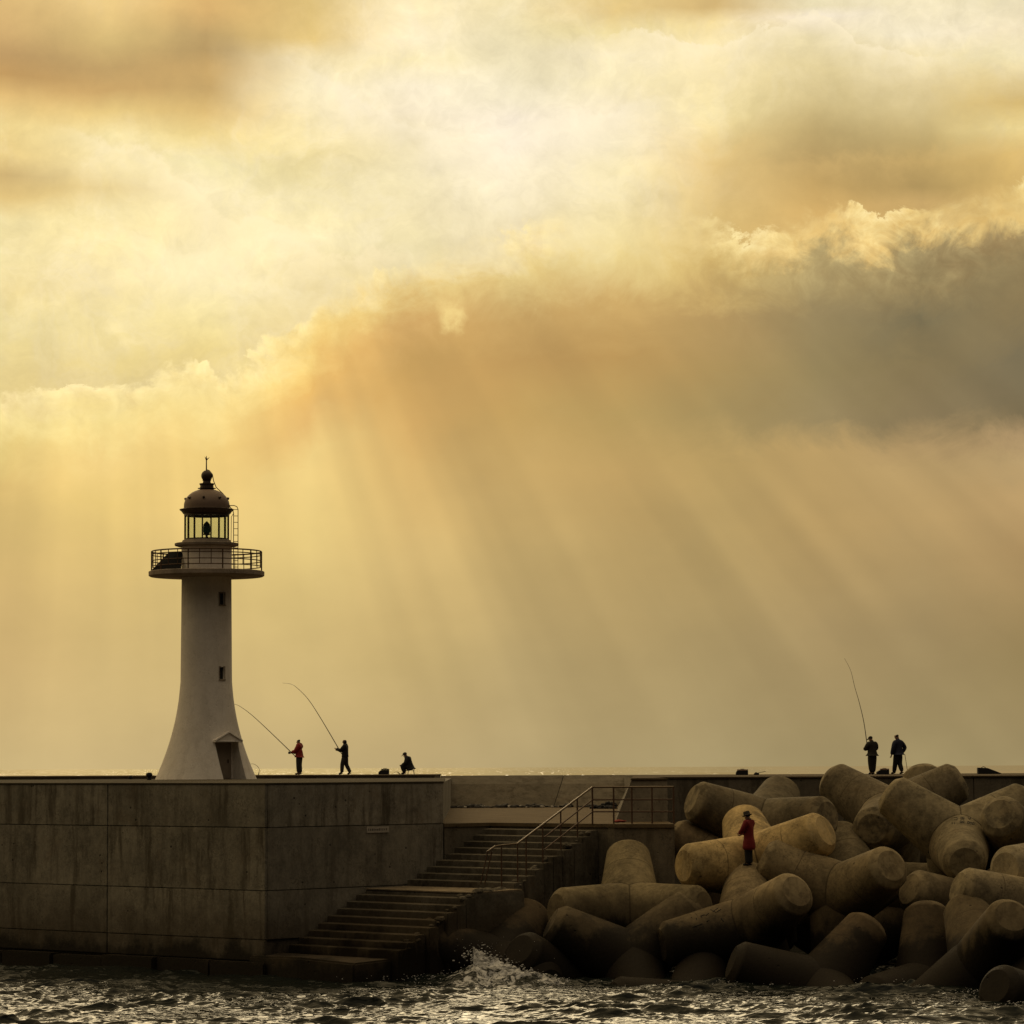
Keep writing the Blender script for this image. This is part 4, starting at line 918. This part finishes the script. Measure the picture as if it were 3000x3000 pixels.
    vs, fs = ball((0, 0, 13.28), 0.25, (1, 1, 1), 24, 14)
    C(MB().add(vs, fs), 'ball_finial', DARK, smooth=60)
    rd = C(MB().tube([(-0.02, 0, 13.5), (-0.02, 0, 14.06)], [0.03, 0.022], 8), 'lightning_rod', DARK)
    C(MB().tube([(-0.02, 0, 13.98), (-0.09, 0, 14.12)], [0.03, 0.008], 6).tube([(-0.02, 0, 13.98), (0.11, 0, 14.09)], [0.03, 0.008], 6).tube([(-0.02, 0, 13.98), (-0.02, 0, 14.16)], [0.035, 0.01], 6), 'rod_prongs', DARK, rd)
    # conductor cable and ladder on the right
    C(MB().tube([(0.02, 0, 13.55), (0.12, -0.02, 13.50), (0.25, -0.04, 13.34), (0.30, -0.05, 13.05), (0.42, -0.06, 12.76), (0.70, -0.1, 12.50), (0.86, -0.12, 12.30), (0.98, -0.12, 12.02), (1.05, -0.12, 11.86)], 0.02, 6), 'conductor_cable', DARK, smooth=60)
    ld = C(MB().tube([(1.20, -0.25, 9.1), (1.20, -0.25, 11.60), (1.16, -0.25, 11.78), (1.05, -0.22, 11.86)], 0.018, 6).tube([(1.39, -0.20, 9.1), (1.39, -0.20, 11.78), (1.34, -0.20, 11.90), (1.22, -0.2, 11.95), (1.0, -0.18, 11.95)], 0.018, 6).tube([(1.20, -0.25, 11.6), (1.10, -0.25, 11.45), (1.09, -0.25, 10.40)], 0.014, 6), 'ladder', RUST, smooth=50)
    for i in range(10): C(MB().tube([(1.20, -0.25, 9.25+0.28*i), (1.39, -0.20, 9.25+0.28*i)], 0.013, 6), 'rung', RUST, ld)
build_lighthouse()

# ---------------------------------------------------------------- tetrapods
LT, RB, RT, RF = 2.9, 1.09, 0.72, 0.50
def tetra_mesh():
    s3 = 1/math.sqrt(3); dirs = [Vector(v)*s3 for v in ((1, 1, 1), (1, -1, -1), (-1, 1, -1), (-1, -1, 1))]
    bm = bmesh.new(); n = 48
    for k, d in enumerate(dirs):
        nb = dirs[(k+1) % 4]; e1 = (nb-d*nb.dot(d)).normalized(); e2 = d.cross(e1)
        rings = []
        for i in range(n):
            ph = 2*math.pi*i/n; u = e1*math.cos(ph)+e2*math.sin(ph)
            lo, hi = 0.0, LT
            for _ in range(40):
                mid = (lo+hi)/2; r = RB+(RT-RB)*mid/(LT-0.22); p = d*mid+u*r
                if max(p.dot(q) for j, q in enumerate(dirs) if j != k) > p.dot(d): lo = mid
                else: hi = mid
            line = []
            for t in np.linspace(0, 1, 9):
                s_ = hi+(LT-0.22-hi)*t; r = RB+(RT-RB)*s_/(LT-0.22); line.append(d*s_+u*r)
            line.append(d*(LT-0.17)+u*(RT-0.03)); line.append(d*(LT-0.02)+u*(RF+0.03)); line.append(d*LT+u*RF)
            rings.append([bm.verts.new(p) for p in line])
        m = len(rings[0])
        for i in range(n):
            a, b = rings[i], rings[(i+1) % n]
            for j in range(m-1): bm.faces.new((a[j], b[j], b[j+1], a[j+1]))
        bm.faces.new([r[-1] for r in rings])
    bmesh.ops.remove_doubles(bm, verts=bm.verts, dist=0.004)
    bmesh.ops.recalc_face_normals(bm, faces=bm.faces)
    me = bpy.data.meshes.new('tetrapod'); bm.to_mesh(me); bm.free()
    me.materials.append(C_TET); me.shade_smooth(); me.set_sharp_from_angle(angle=math.radians(15))
    return me, dirs
TM, TDIRS = tetra_mesh()
def flat_tet(px, py, D, ang):
    c = at(px, py, D); q_ = [(0.0, 0.0, -1.0)]+[(0.943*math.cos(ang+2.0944*i), 0.943*math.sin(ang+2.0944*i), 0.333) for i in range(3)]
    return (tuple(c), q_)
TETS['deep_mid'] = flat_tet(2500, 2770, 111.5, 0.4); TETS['deep_right'] = flat_tet(2760, 2760, 112.5, 1.2)
TLAB = {
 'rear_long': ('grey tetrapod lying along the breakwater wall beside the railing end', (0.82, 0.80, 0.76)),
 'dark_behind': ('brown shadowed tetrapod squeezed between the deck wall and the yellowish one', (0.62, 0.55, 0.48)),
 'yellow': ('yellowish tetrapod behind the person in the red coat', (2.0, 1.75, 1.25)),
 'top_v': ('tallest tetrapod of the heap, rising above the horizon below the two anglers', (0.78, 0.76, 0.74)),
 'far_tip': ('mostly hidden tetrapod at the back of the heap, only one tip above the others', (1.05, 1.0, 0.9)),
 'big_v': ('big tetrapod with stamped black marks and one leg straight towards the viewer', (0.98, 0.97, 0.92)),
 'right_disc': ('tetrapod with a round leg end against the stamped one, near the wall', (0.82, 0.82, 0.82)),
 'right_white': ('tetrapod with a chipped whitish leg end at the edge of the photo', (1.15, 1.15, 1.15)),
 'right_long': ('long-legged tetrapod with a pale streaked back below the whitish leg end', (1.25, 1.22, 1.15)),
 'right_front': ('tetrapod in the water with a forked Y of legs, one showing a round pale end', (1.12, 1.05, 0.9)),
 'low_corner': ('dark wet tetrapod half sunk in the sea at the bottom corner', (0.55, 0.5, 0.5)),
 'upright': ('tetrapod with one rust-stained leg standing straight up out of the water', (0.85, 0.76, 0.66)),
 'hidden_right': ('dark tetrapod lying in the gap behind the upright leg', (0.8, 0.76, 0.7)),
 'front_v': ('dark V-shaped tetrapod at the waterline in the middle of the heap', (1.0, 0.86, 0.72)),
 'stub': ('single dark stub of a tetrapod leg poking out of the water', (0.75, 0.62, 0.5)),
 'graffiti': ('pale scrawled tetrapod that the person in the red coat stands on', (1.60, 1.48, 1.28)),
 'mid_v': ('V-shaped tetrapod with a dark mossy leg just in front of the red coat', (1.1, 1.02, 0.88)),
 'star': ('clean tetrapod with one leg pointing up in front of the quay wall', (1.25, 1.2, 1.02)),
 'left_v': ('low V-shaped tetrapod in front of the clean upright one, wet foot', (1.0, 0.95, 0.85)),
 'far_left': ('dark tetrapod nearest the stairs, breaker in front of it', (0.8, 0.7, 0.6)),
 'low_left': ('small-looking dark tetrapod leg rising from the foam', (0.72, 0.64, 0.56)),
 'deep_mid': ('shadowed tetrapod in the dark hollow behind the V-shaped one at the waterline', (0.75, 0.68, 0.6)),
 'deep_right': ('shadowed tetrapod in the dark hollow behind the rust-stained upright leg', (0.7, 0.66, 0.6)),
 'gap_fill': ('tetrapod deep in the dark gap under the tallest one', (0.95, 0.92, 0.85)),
}
tet_objs = {}
bvhs = []
for i, (k, (c, dd)) in enumerate(TETS.items()):
    o = bpy.data.objects.new('tetrapod', TM); COL.objects.link(o)
    # rotation that carries the template legs onto the fitted legs (some order of legs gives a proper rotation)
    best = None
    import itertools
    A = np.array([list(v) for v in TDIRS])
    for perm in itertools.permutations(range(4)):
        Bm = np.array([dd[j] for j in perm]); H = A.T @ Bm; Rr = (H*0.75).T
        if np.linalg.det(Rr) > 0.5: best = Rr; break
    Mx = Matrix([[float(v) for v in r] for r in best]).to_quaternion().to_matrix().to_4x4(); Mx.translation = Vector(c)
    o.matrix_world = Mx
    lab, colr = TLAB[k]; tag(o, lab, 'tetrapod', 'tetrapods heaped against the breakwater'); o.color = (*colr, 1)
    tet_objs[k] = o
    bvhs.append(BVHTree.FromPolygons([Mx @ v.co for v in TM.vertices], [tuple(p.vertices) for p in TM.polygons]))
def hit_pixel(x, y, which=None):
    """where the sight line through a photo pixel meets the tetrapods"""
    best = None
    d = ray(x, y).normalized()
    for b in (bvhs if which is None else [bvhs[list(TETS).index(which)]]):
        loc, nor, _, dist = b.ray_cast(Vector((0, 0, EYE)), d)
        if loc is not None and (best is None or dist < best[2]): best = (loc, nor, dist)
    return best
def stick_marks(strokes, which, thick, mat, name):
    """raised strokes drawn on the surface of a tetrapod"""
    mb = MB()
    for a, b in strokes:
        ha = hit_pixel(*a, which); hb = hit_pixel(*b, which)
        if ha is None or hb is None or (ha[0]-hb[0]).length > 1.6: continue
        mb.tube([ha[0]+ha[1]*0.002, hb[0]+hb[1]*0.002], thick, 6)
    if not mb.v: return
    o = mb.build(name, mat); p = tet_objs[which]; o.parent = p; o.matrix_parent_inverse = p.matrix_basis.inverted()
def glyph(x, y, w, h, segs): return [((x+w*a, y+h*b), (x+w*c, y+h*d)) for a, b, c, d in segs]
BOX = [(0, 0, 1, 0), (1, 0, 1, 1), (1, 1, 0, 1), (0, 1, 0, 0)]
INK = plain('black_stencil', (0.02, 0.018, 0.015), 0.9)
st = []
st += glyph(2795, 2395, 9, 7, [(0, 0, 1, 0), (1, 0, 1, 1), (0, 1, 1, 1)]) + glyph(2815, 2394, 9, 7, BOX+[(0, .5, 1, .5), (.5, 0, .5, 1)]) + glyph(2836, 2395, 8, 6, [(0, 0, .5, 1), (.5, 1, 1, 0)])
for x in (2790, 2796): st += glyph(x, 2409, 1.5, 6, [(0, 0, 0, 1)])
for x in (2813, 2820): st += glyph(x, 2405, 4, 6, BOX)
for x in (2835, 2842, 2849): st += glyph(x, 2407+(x-2835)*0.25, 4.5, 6, BOX)
stick_marks(st, 'big_v', 0.011, INK, 'lettering')
st = [((2026, 2687), (2034, 2735)), ((2040, 2690), (2046, 2722)), ((2055, 2684), (2060, 2716)), ((2030, 2716), (2058, 2706)), ((2052, 2684), (2064, 2680)), ((2068, 2682), (2076, 2676)), ((2088, 2672), (2104, 2660)), ((2082, 2665), (2098, 2674)), ((2100, 2672), (2112, 2664)), ((2112, 2690), (2120, 2700)), ((2070, 2700), (2078, 2696))]
stick_marks(st, 'graffiti', 0.016, INK, 'scrawl')

# ---------------------------------------------------------------- people
SKIN = plain('skin', (0.30, 0.17, 0.11), 0.6); HAIR = plain('dark_hair', (0.012, 0.010, 0.009), 0.7)
NAVY = plain('navy_cloth', (0.012, 0.016, 0.040), 0.85, 0, 0.3, 30); BLUE = plain('blue_collar', (0.02, 0.045, 0.14), 0.85); DGREY = plain('dark_grey_cloth', (0.03, 0.03, 0.03), 0.85, 0, 0.3, 30)
OLIVE = plain('dark_olive_cloth', (0.022, 0.020, 0.014), 0.9, 0, 0.3, 30); REDJ = plain('red_jacket', (0.26, 0.014, 0.012), 0.75, 0, 0.25, 12); REDC = plain('red_coat', (0.17, 0.003, 0.005), 0.8, 0, 0.25, 10)
FELT = plain('brown_felt', (0.05, 0.042, 0.03), 0.9); SHOE = plain('dark_shoe', (0.015, 0.013, 0.012), 0.5); TAN = plain('dusty_shoe', (0.12, 0.09, 0.06), 0.7)
GP = 'people on the breakwater'
ANG = 'anglers fishing from the parapet'
DP = 157.7
def M_(top, legs, shoes=SHOE, **k): d = dict(skin=SKIN, top=top, legs=legs, shoes=shoes, hair=HAIR); d.update(k); return d
# red jacket angler, facing left
p = at(877, 2269, DP); p.z = 6.78
person(p, math.radians(78), stand(chest=(0, -0.03, 1.27), neck=(0, 0.0, 1.46), head=(0, 0.05, 1.60), elL=(-0.22, 0.14, 1.12), wrL=(-0.06, 0.36, 1.10), elR=(0.20, 0.10, 1.12), wrR=(0.05, 0.34, 1.06),
     anL=(-0.09, 0.02, 0.085), toeL=(-0.10, 0.19, 0.04), anR=(0.09, -0.05, 0.085), toeR=(0.10, 0.12, 0.04)),
     'person in a red hooded jacket fishing with a bent rod beside the lighthouse', GP, M_(REDJ, DGREY, TAN), headgear=None, scale=0.985, bulk=1.42)
# dark hooded angler
p = at(1011, 2269, DP); p.z = 6.78
person(p, math.radians(80), stand(chest=(0, -0.02, 1.28), head=(0, 0.04, 1.62), elL=(-0.20, 0.16, 1.18), wrL=(-0.06, 0.40, 1.24), elR=(0.20, 0.14, 1.16), wrR=(0.05, 0.36, 1.18),
     knL=(-0.10, 0.12, 0.50), anL=(-0.10, 0.14, 0.085), toeL=(-0.10, 0.31, 0.04), knR=(0.10, -0.04, 0.48), anR=(0.10, -0.24, 0.10), toeR=(0.10, -0.08, 0.04)),
     'person in a dark hooded jacket and grey trousers holding a strongly bent rod', GP, M_(BLACK, DGREY), headgear=None, hood=True, scale=0.97, bulk=1.32)
# squatting angler on a low stool
p = at(1195, 2270, DP); p.z = 6.78
person(p, math.radians(84), stand(pelvis=(0, -0.15, 0.32), chest=(0, -0.02, 0.64), neck=(0, 0.07, 0.80), head=(0, 0.13, 0.92), face=(0, 1, -0.35), shL=(-0.18, 0.0, 0.75), shR=(0.18, 0.0, 0.75),
     elL=(-0.24, 0.08, 0.50), wrL=(-0.10, 0.26, 0.44), elR=(0.24, 0.08, 0.50), wrR=(0.08, 0.27, 0.42), hipL=(-0.1, -0.10, 0.32), hipR=(0.1, -0.10, 0.32), knL=(-0.15, 0.30, 0.44), knR=(0.15, 0.30, 0.44),
     anL=(-0.13, 0.14, 0.085), anR=(0.13, 0.14, 0.085), toeL=(-0.15, 0.31, 0.04), toeR=(0.15, 0.31, 0.04)),
     'squatting person in a dark jacket and peaked cap on the parapet', GP, M_(BLACK, BLACK), headgear='cap', bulk=1.5)
stl = p+Vector((0.15, 0.0, 0.0))
s = empty('folding_stool', stl); tag(s, 'low dark stool under the squatting person in the cap', 'stool')
mb = MB(); mb.box((0, 0, 0.20), (0.34, 0.34, 0.03)); o = mb.build('seat', BLACK, s, bevel=0.008)
for a, b in ((-1, -1), (-1, 1), (1, -1), (1, 1)): MB().tube([(a*0.15, b*0.15, 0.0), (a*0.12, b*0.12, 0.19)], 0.014, 6).build('leg', BLACK, s)
# bulky angler with an upright rod, seen from behind
DR_ = 150.0
p = at(2556, 2263, DR_); p.z = TOPZ
person(p, math.radians(28), stand(head=(-0.02, 0.08, 1.60), face=(-0.5, 1, -0.3), neck=(0, 0.03, 1.46), elL=(-0.30, 0.08, 1.14), wrL=(-0.22, 0.26, 1.16), elR=(0.30, 0.08, 1.14), wrR=(0.05, 0.32, 1.16),
     hipL=(-0.09, 0, 0.88), anL=(-0.06, 0, 0.085), anR=(0.06, 0, 0.085), toeL=(-0.09, 0.17, 0.04), toeR=(0.09, 0.17, 0.04), knL=(-0.09, 0.02, 0.48), knR=(0.09, 0.02, 0.48)),
     'bulky person in dark olive clothes and cap with an upright rod above the tetrapods', GP, M_(OLIVE, OLIVE, hat=OLIVE), headgear='cap', scale=1.0, bulk=1.45)
# strolling person with a stick
p = at(2632, 2262, DR_); p.z = TOPZ
person(p, math.radians(38), stand(elL=(-0.27, 0.02, 1.12), wrL=(-0.30, 0.10, 0.84), elR=(0.38, -0.06, 1.14), wrR=(0.22, 0.02, 0.92), head=(-0.03, 0.05, 1.63), face=(-0.35, 1, 0),
     knL=(-0.08, 0.10, 0.50), anL=(-0.07, 0.20, 0.09), toeL=(-0.08, 0.37, 0.045), knR=(0.08, 0.0, 0.48), anR=(0.07, -0.16, 0.11), toeR=(0.07, -0.01, 0.04)),
     'person in a navy jacket with blue collar walking with a thin stick', GP, M_(NAVY, BLACK, hood=BLUE), headgear=None, scale=1.04, bulk=1.38)
mb = MB(); mb.tube([at(2651, 2210, DR_-0.05), at(2659, 2262, DR_-0.05)], 0.012, 6)
tag(mb.build('walking_stick', plain('pale_cane', (0.30, 0.22, 0.13), 0.6), None, 60), 'thin pale stick held by the walking person in navy', 'stick')
# red coat on the pale tetrapod
h = hit_pixel(2195, 2535, 'graffiti')
p = h[0].copy() if h else at(2195, 2533, 108.5)
p.z -= 0.02
person(p, math.radians(55), stand(chest=(0, 0.01, 1.28), head=(0, 0.05, 1.60), elL=(-0.25, 0.10, 1.14), wrL=(-0.10, 0.30, 1.06), elR=(0.22, 0.10, 1.14), wrR=(0.06, 0.30, 1.02),
     anL=(-0.05, 0.03, 0.085), toeL=(-0.07, 0.19, 0.04), anR=(0.05, -0.02, 0.085), toeR=(0.06, 0.15, 0.04), knL=(-0.07, 0.03, 0.48), knR=(0.07, 0.02, 0.48)),
     'person in a long red coat and brimmed hat standing on a pale tetrapod', GP, M_(REDC, BLACK, hat=FELT, hood=BLACK), headgear='hat', coat=0.36, bulk=1.22, scale=0.99)

# ---------------------------------------------------------------- fishing rods
ROD = plain('rod_blank', (0.05, 0.035, 0.02), 0.4); REEL = plain('reel_metal', (0.04, 0.04, 0.04), 0.4, 0.6)
def rod(pts, D0, D1, label, r0=0.022, r1=0.006, reel=True):
    n = len(pts); P = [at(x, y, D0+(D1-D0)*i/(n-1)) for i, (x, y) in enumerate(pts)]
    # smooth the bend
    Q = []
    for i in range(n-1):
        a, b, c, d = P[max(i-1, 0)], P[i], P[i+1], P[min(i+2, n-1)]
        for t in np.linspace(0, 1, 6, endpoint=False):
            Q.append(0.5*((2*b)+(c-a)*t+(2*a-5*b+4*c-d)*t*t+(3*b-a-3*c+d)*t**3))
    Q.append(P[-1]); m = len(Q); base = P[0]
    e = empty('fishing_rod', base); tag(e, label, 'fishing rod', 'fishing rods')
    o = MB().tube(Q, [r0+(r1-r0)*(i/(m-1))**0.8 for i in range(m)], 8).build('blank', ROD, None, 60); o.parent = e; o.matrix_parent_inverse = e.matrix_basis.inverted()
    d = (P[1]-P[0]).normalized()
    o = MB().tube([base-d*0.45, base+d*0.15], [0.02, 0.02], 8).build('grip', BLACK, None, 60); o.parent = e; o.matrix_parent_inverse = e.matrix_basis.inverted()
    if reel:
        q = base-d*0.02+Vector((0, 0, -0.09)); mb = MB(); mb.tube([q+Vector((-0.07, 0, 0.0)), q+Vector((0.03, 0, 0.0))], [0.055, 0.06], 12); mb.tube([q+Vector((0, 0, 0.09)), q], 0.012, 6); mb.tube([q, q+Vector((0, -0.09, 0)), q+Vector((-0.05, -0.09, 0))], 0.009, 6)
        o = mb.build('reel', REEL, None, 50); o.parent = e; o.matrix_parent_inverse = e.matrix_basis.inverted()
rod([(848, 2199), (791, 2144), (739, 2096), (704, 2070), (685, 2062), (668, 2057)], DP, DP+3, 'bent rod of the red jacket angler, its tip behind the lighthouse')
rod([(989, 2188), (943, 2110), (904, 2050), (870, 2015), (852, 2004), (828, 2001)], DP, DP+4, 'strongly arched rod held up by the dark hooded angler')
rod([(2541, 2188), (2531, 2117), (2517, 2057), (2504, 2012), (2492, 1964), (2474, 1929)], DR_+0.3, DR_+3, 'nearly upright rod of the bulky angler above the tetrapods', reel=False)
rod([(757, 2272), (760, 2256), (755, 2246), (745, 2239), (735, 2238), (726, 2241)], DP-6, DP-6, 'short hooped rod tip just behind the lighthouse foot', 0.012, 0.006, reel=False)
rod([(1172, 2268), (1163, 2261), (1150, 2266)], DP-0.2, DP-0.2, 'tiny rod lying in front of the squatting person', 0.010, 0.005, reel=False)

# ---------------------------------------------------------------- tackle boxes and other gear
RED2 = plain('dull_red_plastic', (0.20, 0.012, 0.010), 0.5)
def gear_box(x0, x1, y0, y1, D, z, label, m1, m2, slope):
    w = (x1-x0)/F*D; h = (y1-y0)/F*D; c = at((x0+x1)/2, y1, D)
    e = empty('tackle_box', (c.x, c.y, z)); tag(e, label, 'tackle box', 'tackle boxes and bags on the breakwater')
    poly = [(-w/2, 0), (w/2, 0), (w/2, h*0.80), (-w/2+slope*w, h*0.80), (-w/2, h*0.42)]
    mb = MB(); vs = [(x, y, q) for y in (-0.19, 0.19) for x, q in poly]; n = 5
    mb.add(vs, [(0, 1, 2, 3, 4), (9, 8, 7, 6, 5)]+[(i, (i+1) % n, n+(i+1) % n, n+i) for i in range(n)]); mb.build('body', m1, e, bevel=0.012)
    mb = MB(); mb.box((slope*w/2, 0, h*0.90), (w*(1-slope), 0.39, h*0.18)); l = mb.build('lid', m2, e, bevel=0.012)
    MB().tube([(-0.08+slope*w/2, 0, h*0.99), (-0.08+slope*w/2, 0, h*1.06), (0.08+slope*w/2, 0, h*1.06), (0.08+slope*w/2, 0, h*0.99)], 0.012, 6).build('handle', BLACK, l)
gear_box(1109, 1140, 2252, 2268.5, DP, 6.78, 'black tackle box left of the squatting person', BLACK, BLACK, 0.25)
gear_box(2156, 2191, 2248, 2264.5, DR_, TOPZ, 'dark red tackle box alone on the breakwater wall', BLACK, RED2, 0.1)
gear_box(2568, 2604, 2248, 2265, DR_, TOPZ, 'black and red tackle box beside the bulky angler', BLACK, RED2, 0.3)
# long dark bag on the far right
c = at(2900, 2265, DR_); e = empty('gear_bag', (c.x, c.y, TOPZ)); tag(e, 'long black wedge-shaped bag lying on the breakwater wall behind the tetrapods', 'bag')
mb = MB(); pl = [(-0.56, 0), (0.52, 0), (0.5, 0.03), (0.22, 0.14), (-0.12, 0.27), (-0.56, 0.29)]
vs = [(x, y, z) for y in (-0.2, 0.2) for x, z in pl]; mb.add(vs, [tuple(range(6)), tuple(reversed(range(6, 12)))]+[(i, (i+1) % 6, 6+(i+1) % 6, 6+i) for i in range(6)]); mb.build('body', BLACK, e, bevel=0.03)
MB().tube([(-0.4, -0.1, 0.28), (-0.3, -0.1, 0.34), (-0.2, -0.1, 0.28)], 0.015, 6).build('strap', BLACK, e)
# small heap left beside the box
c = at(2217, 2265, DR_); mb = MB(); vs, fs = ball((c.x, c.y, TOPZ+0.05), 0.09, (1.5, 1, .7), 10, 6); mb.add([Vector(v)+0.04*Vector(noise.noise_vector(Vector(v)*9)) for v in vs], fs); mb.tube([(c.x, c.y, TOPZ+0.08), (c.x+0.4, c.y, TOPZ+0.16)], 0.012, 6)
tag(mb.build('rope_bundle', BLACK, None, 60), 'small dark bundle on the breakwater wall near the lone red box', 'bundle')
# dark bollard by the lighthouse foot
c = at(437, 2285, 138); e = empty('bollard', (c.x, c.y, ZP)); tag(e, 'dark round-headed bollard on the pier left of the lighthouse foot', 'bollard')
MB().lathe([(0.10, 0.0), (0.085, 0.06), (0.08, 0.14)], 16).build('post', BLACK, e, 50)
MB().lathe([(0.08, 0.12), (0.125, 0.16), (0.14, 0.22), (0.11, 0.29), (0.04, 0.315)], 18).build('head', BLACK, e, 50)
c = at(383, 2283, 146); mb = MB(); vs, fs = ball((c.x, c.y, ZP+0.09), 0.09, (1.2, 1, 1), 10, 6); mb.add([Vector(v)+0.03*Vector(noise.noise_vector(Vector(v)*9)) for v in vs], fs)
tag(mb.build('small_stone', BLACK, None, 60), 'small dark lump on the pier left of the bollard', 'stone')
# washed-up litter along the foot of the sloped wall
mb = MB(); rng = np.random.default_rng(2)
LIT = plain('litter', (0.035, 0.030, 0.024), 0.8, 0, 0.8, 3)
for i in range(150):
    x = rng.uniform(1305, 1640) if rng.random() < .85 else rng.uniform(1640, 1745)
    D = 157.6-rng.random()*1.8; c = at(x, 2360, D); r = rng.uniform(0.03, 0.14)*(0.6+0.6*math.sin(x*0.035)**2)
    vs, fs = ball((c.x, D, ZD+r*0.4), r, (1.5, 1, .8), 7, 5); mb.add([Vector(v)+r*0.6*Vector(noise.noise_vector(Vector(v)*6)) for v in vs], fs)
tag(mb.build('litter', LIT, None), kind='stuff')
mb = MB()
for i in range(40):
    x = rng.uniform(1310, 1640); D = 157.4-rng.random()*1.6; c = at(x, 2360, D); r = rng.uniform(0.03, 0.08)
    vs, fs = ball((c.x, D, ZD+r*0.6), r, (1.3, 1, .9), 7, 5); mb.add([Vector(v)+r*0.6*Vector(noise.noise_vector(Vector(v)*6)) for v in vs], fs)
tag(mb.build('pale_litter', plain('pale_litter', (0.40, 0.36, 0.30), 0.8)), kind='stuff')
# heap of black netting behind the railing, and a red scrap
c = at(1775, 2369, 151); mb = MB()
for i in range(60):
    q = Vector((c.x+rng.normal()*0.30, c.y+rng.normal()*0.25, ZD+abs(rng.normal())*0.10)); r = rng.uniform(0.05, 0.12)
    vs, fs = ball(q, r, (1.3, 1, .8), 7, 5); mb.add([Vector(v)+r*0.5*Vector(noise.noise_vector(Vector(v)*6)) for v in vs], fs)
tag(mb.build('fishing_net', BLACK, None), 'black heap of netting on the deck behind the railing', 'net')
c = at(1818, 2406, 113.2); mb = MB(); vs, fs = ball((c.x, c.y, ZD+0.05), 0.10, (2.2, 1, .5), 10, 6); mb.add([Vector(v)+0.05*Vector(noise.noise_vector(Vector(v)*8)) for v in vs], fs)
tag(mb.build('red_rag', plain('red_rag', (0.22, 0.03, 0.02), 0.9), None, 60), 'crumpled red rag on the deck edge under the railing', 'rag')
